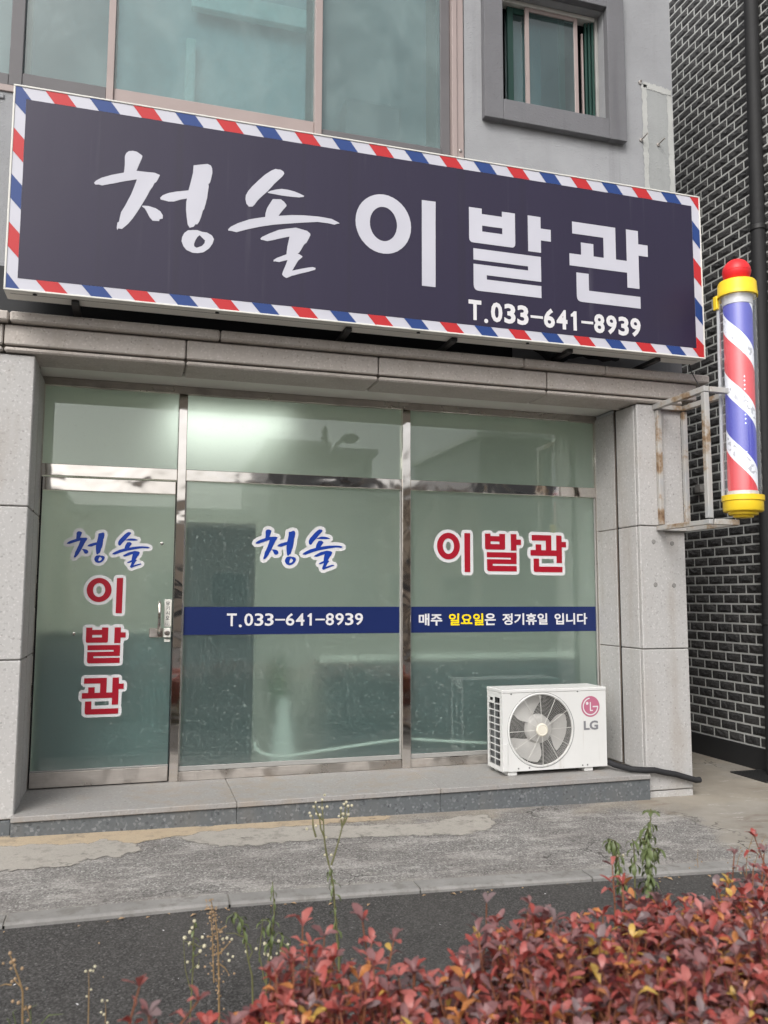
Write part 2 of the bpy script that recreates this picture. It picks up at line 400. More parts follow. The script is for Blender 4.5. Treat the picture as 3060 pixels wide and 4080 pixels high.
M['twig'] = plain('twig_bark', (.22, .085, .045, 1), .7, 0, .3, 30)
M['weed_green'] = leafmat('weed_leaf', (.075, .11, .035, 1), (.20, .24, .10, 1))
M['weed_stem'] = plain('weed_stem', (.13, .13, .055, 1), .7, 0, .3, 40)
M['weed_dry'] = plain('dry_stem', (.26, .17, .08, 1), .8, 0, .3, 40)
M['seed'] = plain('seed_head', (.52, .48, .34, 1), .8, 0, .2, 60)
M['seed_dry'] = plain('dry_seed', (.34, .235, .14, 1), .8, 0, .2, 60)
M['beige_paint'] = stucco('beige_render', (.68, .56, .44, 1), .15, .2)
M['tan_paint'] = stucco('tan_render', (.66, .55, .45, 1), .15, .2)
M['grey_paint'] = stucco('grey_render', (.55, .55, .54, 1), .15, .2)
M['slate_paint'] = stucco('slate_render', (.16, .165, .17, 1), .15, .2)
M['dark_glass'] = plain('dark_window', (.04, .05, .06, 1), .1)
M['bark'] = plain('tree_bark', (.12, .09, .07, 1), .9)
M['iron'] = plain('lamp_iron', (.12, .12, .13, 1), .5, .5)

# ------------------------------------------------------------------ lettering outlines (unit boxes and pane metres)
GLYPH={"cheong":[[[[0.0,0.603],[0.014,0.628],[0.057,0.667],[0.137,0.712],[0.236,0.755],[0.241,0.838],[0.239,0.93],[0.249,0.965],[0.27,0.99],[0.302,1.0],[0.334,0.997],[0.364,0.977],[0.382,0.962],[0.378,0.935],[0.357,0.863],[0.337,0.793],[0.411,0.795],[0.488,0.8],[0.531,0.783],[0.516,0.737],[0.501,0.7],[0.488,0.69],[0.473,0.645],[0.452,0.603],[0.431,0.542],[0.387,0.433],[0.358,0.365],[0.322,0.288],[0.285,0.222],[0.255,0.183],[0.236,0.16],[0.207,0.163],[0.201,0.143],[0.194,0.17],[0.199,0.223],[0.21,0.23],[0.22,0.302],[0.225,0.335],[0.255,0.407],[0.302,0.54],[0.324,0.623],[0.343,0.702],[0.253,0.668],[0.159,0.627],[0.066,0.588],[0.041,0.593],[0.013,0.588]],[]],[[[0.392,0.432],[0.446,0.438],[0.505,0.423],[0.544,0.397],[0.565,0.358],[0.565,0.322],[0.54,0.313],[0.536,0.292],[0.483,0.288],[0.459,0.317],[0.431,0.378],[0.414,0.408],[0.394,0.422]],[]],[[[0.81,0.94],[0.869,0.96],[0.929,0.978],[0.957,0.967],[0.969,0.937],[0.972,0.89],[0.962,0.818],[0.954,0.778],[0.941,0.758],[0.944,0.733],[0.936,0.66],[0.933,0.608],[0.922,0.545],[0.909,0.48],[0.899,0.465],[0.887,0.4],[0.871,0.342],[0.856,0.31],[0.839,0.307],[0.824,0.278],[0.792,0.262],[0.775,0.292],[0.765,0.367],[0.757,0.45],[0.757,0.527],[0.762,0.572],[0.71,0.552],[0.652,0.52],[0.607,0.513],[0.573,0.52],[0.544,0.523],[0.538,0.54],[0.559,0.572],[0.611,0.607],[0.676,0.632],[0.773,0.662],[0.793,0.77],[0.807,0.858]],[]],[[[0.778,0.233],[0.817,0.242],[0.857,0.248],[0.898,0.235],[0.937,0.235],[0.982,0.21],[1.0,0.172],[0.987,0.118],[0.961,0.068],[0.915,0.02],[0.869,0.002],[0.822,0.0],[0.769,0.022],[0.743,0.06],[0.727,0.108],[0.73,0.15],[0.748,0.2]],[[[0.877,0.197],[0.902,0.17],[0.924,0.147],[0.92,0.117],[0.898,0.083],[0.855,0.058],[0.835,0.07],[0.832,0.095],[0.843,0.138],[0.859,0.175]]]]],"sol":[[[[0.407,1.0],[0.427,0.997],[0.45,0.999],[0.477,0.986],[0.485,0.966],[0.467,0.936],[0.397,0.857],[0.34,0.78],[0.296,0.733],[0.251,0.68],[0.226,0.639],[0.208,0.618],[0.176,0.613],[0.153,0.638],[0.145,0.677],[0.148,0.715],[0.167,0.755],[0.201,0.804],[0.254,0.866],[0.311,0.929],[0.37,0.979]],[]],[[[0.338,0.769],[0.36,0.785],[0.411,0.806],[0.463,0.82],[0.515,0.821],[0.582,0.813],[0.635,0.797],[0.668,0.785],[0.664,0.775],[0.628,0.764],[0.562,0.759],[0.463,0.758],[0.399,0.761],[0.343,0.764]],[]],[[[0.386,0.713],[0.457,0.722],[0.487,0.703],[0.509,0.676],[0.508,0.663],[0.478,0.624],[0.439,0.565],[0.561,0.589],[0.662,0.601],[0.796,0.608],[0.842,0.608],[0.923,0.603],[0.971,0.585],[1.0,0.571],[0.978,0.565],[0.951,0.552],[0.891,0.557],[0.796,0.557],[0.664,0.533],[0.533,0.506],[0.403,0.478],[0.275,0.441],[0.16,0.4],[0.073,0.364],[0.029,0.369],[0.003,0.369],[0.0,0.38],[0.022,0.407],[0.084,0.448],[0.179,0.495],[0.254,0.519],[0.321,0.538],[0.324,0.575],[0.336,0.621],[0.361,0.669]],[]],[[[0.283,0.334],[0.296,0.35],[0.365,0.393],[0.442,0.434],[0.52,0.457],[0.598,0.476],[0.665,0.466],[0.699,0.459],[0.728,0.438],[0.729,0.421],[0.709,0.378],[0.696,0.351],[0.674,0.329],[0.647,0.277],[0.628,0.245],[0.615,0.238],[0.642,0.228],[0.66,0.215],[0.649,0.2],[0.622,0.173],[0.597,0.126],[0.569,0.073],[0.643,0.098],[0.715,0.12],[0.755,0.129],[0.78,0.123],[0.778,0.108],[0.722,0.083],[0.637,0.053],[0.566,0.025],[0.52,0.0],[0.495,0.01],[0.48,0.028],[0.487,0.056],[0.512,0.123],[0.526,0.166],[0.485,0.152],[0.45,0.138],[0.418,0.141],[0.402,0.137],[0.402,0.152],[0.434,0.176],[0.516,0.218],[0.523,0.292],[0.541,0.386],[0.47,0.362],[0.392,0.333],[0.342,0.317],[0.305,0.323],[0.287,0.323]],[]]],"i":[[[[0.687,0.654],[0.682,0.714],[0.666,0.771],[0.641,0.825],[0.607,0.873],[0.564,0.915],[0.515,0.949],[0.461,0.974],[0.403,0.99],[0.343,0.995],[0.284,0.99],[0.226,0.974],[0.172,0.949],[0.123,0.915],[0.08,0.873],[0.046,0.825],[0.021,0.771],[0.005,0.714],[0.0,0.654],[0.005,0.595],[0.021,0.538],[0.046,0.484],[0.08,0.436],[0.123,0.394],[0.172,0.359],[0.226,0.334],[0.284,0.319],[0.343,0.314],[0.403,0.319],[0.461,0.334],[0.515,0.359],[0.564,0.394],[0.607,0.436],[0.641,0.484],[0.666,0.538],[0.682,0.595]],[[[0.51,0.654],[0.507,0.689],[0.5,0.722],[0.487,0.753],[0.471,0.781],[0.45,0.805],[0.426,0.825],[0.4,0.84],[0.372,0.848],[0.343,0.851],[0.314,0.848],[0.285,0.84],[0.259,0.825],[0.235,0.805],[0.214,0.781],[0.198,0.753],[0.185,0.722],[0.178,0.689],[0.175,0.654],[0.178,0.62],[0.185,0.587],[0.198,0.556],[0.214,0.528],[0.235,0.504],[0.259,0.484],[0.285,0.469],[0.314,0.46],[0.343,0.457],[0.372,0.46],[0.4,0.469],[0.426,0.484],[0.45,0.504],[0.471,0.528],[0.487,0.556],[0.5,0.587],[0.507,0.62]]]],[[[0.823,0.997],[1.0,1.0],[0.996,0.0],[0.823,0.0]],[]]],"bal":[[[[0.0,0.998],[0.153,0.998],[0.153,0.933],[0.396,0.933],[0.396,0.998],[0.556,0.998],[0.556,0.625],[0.553,0.603],[0.543,0.587],[0.528,0.577],[0.507,0.574],[0.048,0.574],[0.027,0.577],[0.012,0.587],[0.003,0.603],[0.0,0.625]],[[[0.156,0.793],[0.399,0.793],[0.399,0.721],[0.156,0.721]]]],[[[0.714,1.0],[0.874,1.0],[0.874,0.858],[1.0,0.858],[1.0,0.711],[0.874,0.711],[0.874,0.557],[0.714,0.557]],[]],[[[0.049,0.505],[0.87,0.505],[0.87,0.198],[0.206,0.198],[0.206,0.146],[0.87,0.146],[0.87,0.0],[0.114,0.0],[0.085,0.004],[0.065,0.017],[0.053,0.038],[0.049,0.068],[0.049,0.318],[0.709,0.318],[0.709,0.368],[0.049,0.368]],[]]],"gwan":[[[[0.04,1.0],[0.585,1.0],[0.585,0.592],[0.723,0.592],[0.723,1.0],[0.878,1.0],[0.878,0.829],[1.0,0.829],[1.0,0.681],[0.878,0.681],[0.878,0.251],[0.723,0.251],[0.723,0.441],[0.0,0.441],[0.0,0.592],[0.145,0.592],[0.145,0.748],[0.301,0.748],[0.301,0.592],[0.429,0.592],[0.429,0.849],[0.04,0.849]],[]],[[[0.081,0.362],[0.234,0.362],[0.234,0.15],[0.886,0.15],[0.886,0.0],[0.143,0.0],[0.116,0.004],[0.096,0.017],[0.085,0.038],[0.081,0.068]],[]]]}
SIGN_BOX={"cheong":[-0.318,0.397,3.528,4.128],"sol":[0.482,1.199,3.435,4.15],"i":[1.304,1.863,3.488,4.087],"bal":[2.106,2.727,3.498,4.087],"gwan":[2.871,3.5145,3.505,4.0897]}
VINYL=[["door",["cheong","sol"],[[-0.458,-0.21,1.649,1.863],[-0.163,0.087,1.617,1.866]],[[[-0.2588,1.6295],[-0.2415,1.6289],[-0.2205,1.6352],[-0.201,1.6546],[-0.1917,1.673],[-0.1899,1.6865],[-0.1918,1.6955],[-0.1947,1.7015],[-0.204,1.7111],[-0.2175,1.7184],[-0.2198,1.721],[-0.2094,1.76],[-0.2049,1.784],[-0.2031,1.805],[-0.1959,1.838],[-0.1977,1.8545],[-0.2022,1.865],[-0.213,1.8751],[-0.228,1.8789],[-0.255,1.8728],[-0.267,1.8683],[-0.2736,1.862],[-0.2762,1.8575],[-0.2781,1.8485],[-0.2784,1.8335],[-0.2834,1.8095],[-0.288,1.8063],[-0.3075,1.8009],[-0.3086,1.8035],[-0.3063,1.8155],[-0.3087,1.826],[-0.3165,1.8341],[-0.321,1.8368],[-0.3315,1.8401],[-0.3435,1.8413],[-0.3442,1.8455],[-0.3429,1.853],[-0.3448,1.862],[-0.3474,1.8665],[-0.3555,1.8746],[-0.3675,1.8817],[-0.3765,1.8836],[-0.3915,1.8821],[-0.4005,1.8788],[-0.4131,1.8665],[-0.4172,1.859],[-0.4191,1.85],[-0.4203,1.826],[-0.4564,1.808],[-0.4731,1.793],[-0.4776,1.784],[-0.4776,1.772],[-0.4758,1.7675],[-0.4665,1.7579],[-0.462,1.7553],[-0.4395,1.7549],[-0.4305,1.7567],[-0.411,1.7637],[-0.4069,1.763],[-0.4217,1.7285],[-0.4281,1.703],[-0.4309,1.6865],[-0.4263,1.67],[-0.42,1.6634],[-0.414,1.6604],[-0.402,1.6604],[-0.3915,1.6644],[-0.3699,1.685],[-0.3585,1.7008],[-0.348,1.6929],[-0.3375,1.6904],[-0.327,1.6904],[-0.3165,1.6929],[-0.3053,1.7015],[-0.2989,1.709],[-0.2963,1.7225],[-0.2994,1.7375],[-0.297,1.7395],[-0.2925,1.7398],[-0.2904,1.7375],[-0.2861,1.709],[-0.2958,1.6895],[-0.2982,1.673],[-0.2973,1.6655],[-0.2913,1.6505],[-0.2782,1.637],[-0.27,1.6322]],[[-0.0412,1.598],[-0.033,1.5968],[-0.0255,1.5978],[-0.009,1.6058],[0.0285,1.6194],[0.042,1.6262],[0.0486,1.6325],[0.0512,1.637],[0.0529,1.646],[0.0498,1.658],[0.0405,1.6666],[0.0225,1.6705],[0.0208,1.673],[0.0199,1.679],[0.0214,1.685],[0.0288,1.694],[0.0377,1.712],[0.0397,1.7225],[0.0382,1.733],[0.039,1.7345],[0.042,1.7352],[0.075,1.7339],[0.0915,1.7387],[0.096,1.7414],[0.1023,1.748],[0.1051,1.76],[0.1031,1.769],[0.0967,1.7765],[0.078,1.7857],[0.0585,1.7892],[0.0109,1.7885],[0.0109,1.79],[0.0201,1.799],[0.0227,1.8035],[0.0241,1.8125],[0.021,1.8234],[0.015,1.8296],[0.0105,1.8323],[-0.0075,1.8383],[-0.024,1.8416],[-0.0253,1.844],[-0.0223,1.85],[-0.0213,1.8575],[-0.0223,1.865],[-0.0255,1.8714],[-0.0345,1.8806],[-0.0405,1.8841],[-0.051,1.8866],[-0.0585,1.8867],[-0.069,1.8847],[-0.078,1.8804],[-0.0915,1.8701],[-0.1116,1.85],[-0.1353,1.8215],[-0.1457,1.802],[-0.1478,1.79],[-0.1442,1.769],[-0.1359,1.7585],[-0.1356,1.7555],[-0.1545,1.7453],[-0.1702,1.7345],[-0.1803,1.7225],[-0.1834,1.7105],[-0.1803,1.6985],[-0.174,1.6919],[-0.1695,1.6893],[-0.159,1.6873],[-0.144,1.6874],[-0.135,1.6892],[-0.114,1.6973],[-0.1121,1.6955],[-0.1095,1.6876],[-0.1005,1.6794],[-0.081,1.6754],[-0.0735,1.6758],[-0.072,1.6745],[-0.0812,1.6625],[-0.0829,1.6535],[-0.0812,1.6445],[-0.0735,1.6349],[-0.064,1.631],[-0.0617,1.616],[-0.0591,1.6115],[-0.0484,1.601]]]],["door",["i"],[[-0.319,-0.085,1.307,1.548]],[[[-0.1263,1.286],[-0.0895,1.2853],[-0.079,1.2873],[-0.07,1.2943],[-0.0664,1.301],[-0.0648,1.3115],[-0.0648,1.5425],[-0.0682,1.5575],[-0.076,1.5653],[-0.088,1.5686],[-0.1225,1.5687],[-0.1345,1.5661],[-0.142,1.5597],[-0.1452,1.5545],[-0.1472,1.544],[-0.1474,1.517],[-0.148,1.5145],[-0.1495,1.5144],[-0.1654,1.535],[-0.175,1.5446],[-0.187,1.5533],[-0.2065,1.5623],[-0.2275,1.5671],[-0.25,1.5671],[-0.271,1.5622],[-0.2875,1.5548],[-0.298,1.5476],[-0.3196,1.526],[-0.3276,1.514],[-0.3358,1.493],[-0.3392,1.4765],[-0.3391,1.451],[-0.3328,1.427],[-0.3253,1.412],[-0.3181,1.4015],[-0.301,1.3843],[-0.2875,1.3749],[-0.274,1.3682],[-0.2635,1.3652],[-0.2455,1.3619],[-0.232,1.3618],[-0.208,1.3667],[-0.1855,1.3772],[-0.1758,1.385],[-0.1579,1.403],[-0.1495,1.4146],[-0.148,1.4146],[-0.1471,1.3085],[-0.1452,1.2995],[-0.142,1.2943],[-0.1345,1.2879]],[[-0.2425,1.4388],[-0.2506,1.445],[-0.2548,1.4525],[-0.2566,1.4585],[-0.2566,1.472],[-0.2488,1.487],[-0.2425,1.4906],[-0.2365,1.4906],[-0.2287,1.487],[-0.2241,1.4795],[-0.2209,1.4705],[-0.2209,1.4585],[-0.2249,1.448],[-0.2298,1.442],[-0.235,1.4388]]]],["door",["bal"],[[-0.312,-0.056,0.971,1.211]],[[[-0.2903,0.9515],[-0.093,0.9508],[-0.081,0.9534],[-0.0729,0.9605],[-0.0703,0.965],[-0.0683,0.9755],[-0.0683,1.0025],[-0.0698,1.013],[-0.0683,1.022],[-0.0683,1.0865],[-0.0696,1.0955],[-0.0669,1.1075],[-0.0665,1.118],[-0.0645,1.12],[-0.048,1.1229],[-0.0387,1.1315],[-0.0354,1.1435],[-0.0353,1.172],[-0.0379,1.1855],[-0.045,1.1936],[-0.0495,1.1962],[-0.066,1.1997],[-0.0688,1.2185],[-0.0765,1.2281],[-0.081,1.2307],[-0.09,1.2326],[-0.1275,1.2326],[-0.1395,1.2293],[-0.15,1.2179],[-0.159,1.2266],[-0.165,1.2296],[-0.174,1.2312],[-0.207,1.2312],[-0.2205,1.2278],[-0.231,1.2169],[-0.2475,1.2163],[-0.2521,1.217],[-0.2603,1.226],[-0.2655,1.2292],[-0.276,1.2312],[-0.309,1.2312],[-0.321,1.2286],[-0.3291,1.2215],[-0.3317,1.217],[-0.3337,1.2065],[-0.3337,1.124],[-0.3296,1.106],[-0.32,1.0925],[-0.3202,1.0625],[-0.3188,1.052],[-0.3202,1.043],[-0.3201,0.983],[-0.3182,0.974],[-0.312,0.9628],[-0.303,0.9556]]]],["door",["gwan"],[[-0.323,-0.057,0.632,0.873]],[[[-0.2923,0.6125],[-0.0905,0.6118],[-0.0785,0.6144],[-0.0704,0.6215],[-0.0678,0.626],[-0.0658,0.638],[-0.0659,0.6665],[-0.0678,0.6755],[-0.0714,0.683],[-0.0688,0.6965],[-0.0687,0.7715],[-0.0665,0.775],[-0.0485,0.7779],[-0.0392,0.7865],[-0.0358,0.8],[-0.0358,0.8285],[-0.0384,0.8405],[-0.0455,0.8486],[-0.05,0.8512],[-0.068,0.8547],[-0.0708,0.8795],[-0.0785,0.8891],[-0.083,0.8917],[-0.092,0.8936],[-0.128,0.8936],[-0.1385,0.8911],[-0.149,0.8828],[-0.1595,0.8911],[-0.1715,0.8937],[-0.308,0.8937],[-0.32,0.8911],[-0.3281,0.884],[-0.3307,0.8795],[-0.3327,0.869],[-0.3327,0.8405],[-0.3307,0.83],[-0.3281,0.8255],[-0.3215,0.8192],[-0.306,0.815],[-0.3058,0.8],[-0.308,0.7965],[-0.3215,0.7961],[-0.3305,0.7942],[-0.335,0.7916],[-0.3413,0.785],[-0.3447,0.7715],[-0.3446,0.74],[-0.3427,0.731],[-0.3401,0.7265],[-0.3335,0.7202],[-0.3245,0.7176],[-0.3224,0.7145],[-0.3222,0.6455],[-0.3202,0.635],[-0.3158,0.626],[-0.3095,0.6194],[-0.299,0.6138]],[[-0.2375,0.69],[-0.2395,0.692],[-0.2398,0.695],[-0.2397,0.713],[-0.2375,0.7165],[-0.1565,0.7167],[-0.1535,0.7165],[-0.1515,0.7145],[-0.1506,0.692],[-0.152,0.6902]]]],["mid",["cheong","sol"],[[0.819,1.117,1.652,1.909],[1.165,1.47,1.621,1.919]],[[[1.0627,1.627],[1.074,1.6263],[1.0845,1.6282],[1.1025,1.6344],[1.1089,1.639],[1.122,1.6503],[1.1313,1.663],[1.1362,1.672],[1.1406,1.687],[1.1421,1.6945],[1.1406,1.7035],[1.1381,1.711],[1.1343,1.717],[1.1295,1.7233],[1.1224,1.729],[1.1055,1.7364],[1.1047,1.738],[1.1181,1.786],[1.1226,1.8085],[1.1259,1.8415],[1.1301,1.8565],[1.1341,1.8805],[1.1313,1.9015],[1.1268,1.912],[1.116,1.9228],[1.0965,1.9286],[1.0755,1.9243],[1.05,1.9166],[1.0425,1.9108],[1.0362,1.9],[1.0343,1.8895],[1.0341,1.8715],[1.0275,1.8434],[1.0245,1.8413],[1.0005,1.8346],[0.9984,1.837],[1.0021,1.8535],[0.9991,1.8655],[0.9885,1.8761],[0.975,1.8808],[0.957,1.8835],[0.9562,1.8865],[0.9577,1.897],[0.9561,1.906],[0.9541,1.912],[0.9494,1.918],[0.9315,1.9301],[0.918,1.9336],[0.906,1.9336],[0.888,1.9286],[0.8775,1.9202],[0.8697,1.909],[0.8649,1.891],[0.8637,1.864],[0.8265,1.8471],[0.807,1.8331],[0.7984,1.822],[0.7949,1.8085],[0.7962,1.7995],[0.7995,1.7916],[0.8085,1.7824],[0.816,1.7794],[0.8235,1.7779],[0.831,1.7791],[0.8385,1.7779],[0.8475,1.7797],[0.876,1.7897],[0.8801,1.789],[0.8637,1.75],[0.8586,1.726],[0.8544,1.7155],[0.8513,1.6975],[0.8564,1.678],[0.8655,1.6684],[0.873,1.6654],[0.885,1.6654],[0.9015,1.6719],[0.9201,1.6885],[0.9375,1.7135],[0.9405,1.7127],[0.9495,1.7049],[0.963,1.7014],[0.9765,1.7014],[0.99,1.7049],[1.0049,1.717],[1.0096,1.723],[1.0132,1.7395],[1.0096,1.7575],[1.011,1.7595],[1.017,1.761],[1.0206,1.756],[1.0249,1.7245],[1.0167,1.7095],[1.0104,1.687],[1.0104,1.6795],[1.0137,1.666],[1.0182,1.6555],[1.0305,1.6399],[1.038,1.6344]],[[1.3192,1.597],[1.3245,1.5964],[1.338,1.5997],[1.35,1.6063],[1.4025,1.6252],[1.413,1.6299],[1.419,1.6346],[1.4238,1.6405],[1.4271,1.6495],[1.4281,1.657],[1.4251,1.669],[1.4145,1.6796],[1.3919,1.6855],[1.3899,1.6885],[1.3884,1.696],[1.3902,1.702],[1.3998,1.714],[1.4088,1.732],[1.4122,1.747],[1.4107,1.759],[1.4115,1.7605],[1.4145,1.7612],[1.446,1.7612],[1.4535,1.7599],[1.4625,1.7617],[1.479,1.7679],[1.4896,1.7785],[1.4926,1.792],[1.4896,1.804],[1.4849,1.81],[1.476,1.8164],[1.4565,1.8238],[1.437,1.8272],[1.3763,1.8265],[1.3764,1.828],[1.386,1.8352],[1.3923,1.846],[1.3936,1.855],[1.3896,1.8685],[1.38,1.8776],[1.362,1.8838],[1.3365,1.8893],[1.3335,1.891],[1.3371,1.903],[1.3371,1.915],[1.3336,1.9255],[1.3292,1.9315],[1.3155,1.9408],[1.302,1.9441],[1.2915,1.9442],[1.2735,1.9394],[1.254,1.9261],[1.233,1.9067],[1.2027,1.8715],[1.1884,1.8475],[1.1843,1.831],[1.1844,1.819],[1.1877,1.804],[1.1894,1.7995],[1.1978,1.7875],[1.1947,1.7845],[1.179,1.7773],[1.1535,1.7597],[1.1434,1.747],[1.1409,1.7395],[1.1404,1.732],[1.1429,1.7215],[1.1473,1.7155],[1.1548,1.7095],[1.1595,1.7077],[1.188,1.7044],[1.197,1.7062],[1.2255,1.7169],[1.2273,1.7155],[1.2309,1.705],[1.2405,1.6959],[1.2615,1.6909],[1.275,1.6912],[1.2761,1.69],[1.2669,1.6795],[1.2639,1.672],[1.2626,1.6645],[1.2659,1.651],[1.275,1.6414],[1.287,1.6366],[1.2864,1.63],[1.2882,1.621],[1.2899,1.6165],[1.296,1.6083],[1.3065,1.6004]]]],["right",["i"],[[2.214,2.49,1.617,1.921]],[[[2.4413,1.5915],[2.4855,1.5908],[2.496,1.5927],[2.5005,1.5944],[2.5065,1.5991],[2.5111,1.605],[2.5131,1.611],[2.5148,1.6215],[2.5148,1.9155],[2.5111,1.932],[2.5005,1.9426],[2.487,1.9461],[2.445,1.9462],[2.43,1.9426],[2.4204,1.9335],[2.4177,1.9275],[2.4158,1.917],[2.4156,1.8825],[2.415,1.88],[2.4135,1.8799],[2.4,1.8994],[2.388,1.9131],[2.3685,1.9278],[2.346,1.9383],[2.3175,1.9446],[2.301,1.9446],[2.277,1.9398],[2.2635,1.9353],[2.2515,1.9293],[2.2335,1.9161],[2.2194,1.902],[2.2034,1.878],[2.1957,1.8585],[2.1894,1.8315],[2.1894,1.8],[2.1957,1.773],[2.2062,1.749],[2.2223,1.7265],[2.232,1.7169],[2.25,1.7037],[2.265,1.6962],[2.2785,1.6917],[2.2935,1.6884],[2.31,1.6867],[2.334,1.6902],[2.3535,1.6962],[2.3655,1.7022],[2.3879,1.719],[2.3991,1.731],[2.412,1.75],[2.415,1.7515],[2.4159,1.6185],[2.4194,1.605],[2.424,1.5991],[2.43,1.5944]],[[2.3055,1.7819],[2.2959,1.7895],[2.2902,1.8],[2.2883,1.8075],[2.2883,1.824],[2.2902,1.8315],[2.2959,1.842],[2.3025,1.8483],[2.3085,1.8502],[2.313,1.8491],[2.3175,1.8457],[2.3223,1.8405],[2.3261,1.833],[2.3286,1.8255],[2.3287,1.8075],[2.3268,1.8],[2.3211,1.7895],[2.313,1.7824]]]],["right",["bal"],[[2.615,2.925,1.626,1.922]],[[[2.6503,1.6005],[2.8805,1.5998],[2.8955,1.6034],[2.9051,1.6125],[2.9078,1.6185],[2.9097,1.629],[2.9097,1.665],[2.9078,1.677],[2.9098,1.6905],[2.9097,1.7715],[2.9083,1.779],[2.9111,1.7925],[2.9113,1.8075],[2.9135,1.811],[2.9225,1.8114],[2.936,1.8149],[2.9466,1.8255],[2.9502,1.8405],[2.9502,1.8765],[2.9466,1.8915],[2.9375,1.9011],[2.9315,1.9038],[2.912,1.9072],[2.9111,1.92],[2.9082,1.932],[2.903,1.9394],[2.8985,1.9431],[2.8925,1.9458],[2.882,1.9477],[2.8385,1.9476],[2.8235,1.9431],[2.8154,1.935],[2.8115,1.9284],[2.8039,1.938],[2.798,1.9426],[2.7935,1.9443],[2.783,1.9462],[2.741,1.9462],[2.7258,1.9425],[2.72,1.9379],[2.7125,1.9285],[2.69,1.9282],[2.6861,1.929],[2.6794,1.938],[2.6735,1.9426],[2.669,1.9443],[2.6585,1.9462],[2.618,1.9462],[2.603,1.9426],[2.5934,1.9335],[2.5907,1.9275],[2.5888,1.917],[2.5888,1.815],[2.594,1.7919],[2.6061,1.776],[2.6053,1.74],[2.6068,1.725],[2.6053,1.716],[2.6054,1.6395],[2.6094,1.6245],[2.6195,1.6119],[2.63,1.6047]]]],["right",["gwan"],[[3.007,3.325,1.624,1.92]],[[[3.0528,1.5985],[3.2845,1.5978],[3.2995,1.6014],[3.3091,1.6105],[3.3118,1.6165],[3.3137,1.627],[3.3136,1.666],[3.3118,1.675],[3.3076,1.684],[3.3122,1.702],[3.3123,1.7965],[3.3145,1.8],[3.322,1.8004],[3.3355,1.8039],[3.3461,1.8145],[3.3497,1.8295],[3.3497,1.8655],[3.3461,1.8805],[3.3414,1.8865],[3.334,1.8917],[3.313,1.8962],[3.3121,1.918],[3.3103,1.927],[3.3076,1.933],[3.2995,1.9411],[3.2935,1.9438],[3.283,1.9457],[3.2395,1.9456],[3.226,1.9421],[3.2155,1.9336],[3.205,1.9421],[3.19,1.9457],[3.0235,1.9457],[3.0085,1.9421],[2.9989,1.933],[2.9962,1.927],[2.9943,1.9165],[2.9943,1.879],[2.9962,1.8685],[2.9989,1.8625],[3.0083,1.8535],[3.028,1.8481],[3.0272,1.828],[3.025,1.8245],[3.0085,1.8241],[2.995,1.8206],[2.9845,1.8102],[2.9808,1.795],[2.9809,1.7575],[2.9844,1.744],[2.989,1.7381],[2.995,1.7334],[3.0055,1.7306],[3.0076,1.7275],[3.0078,1.639],[3.0115,1.6234],[3.019,1.6128],[3.0295,1.6042],[3.037,1.6012]],[[3.109,1.694],[3.107,1.696],[3.1068,1.699],[3.1068,1.726],[3.109,1.7295],[3.2065,1.7298],[3.2095,1.7295],[3.2115,1.7275],[3.2128,1.696],[3.211,1.6941]]]]]
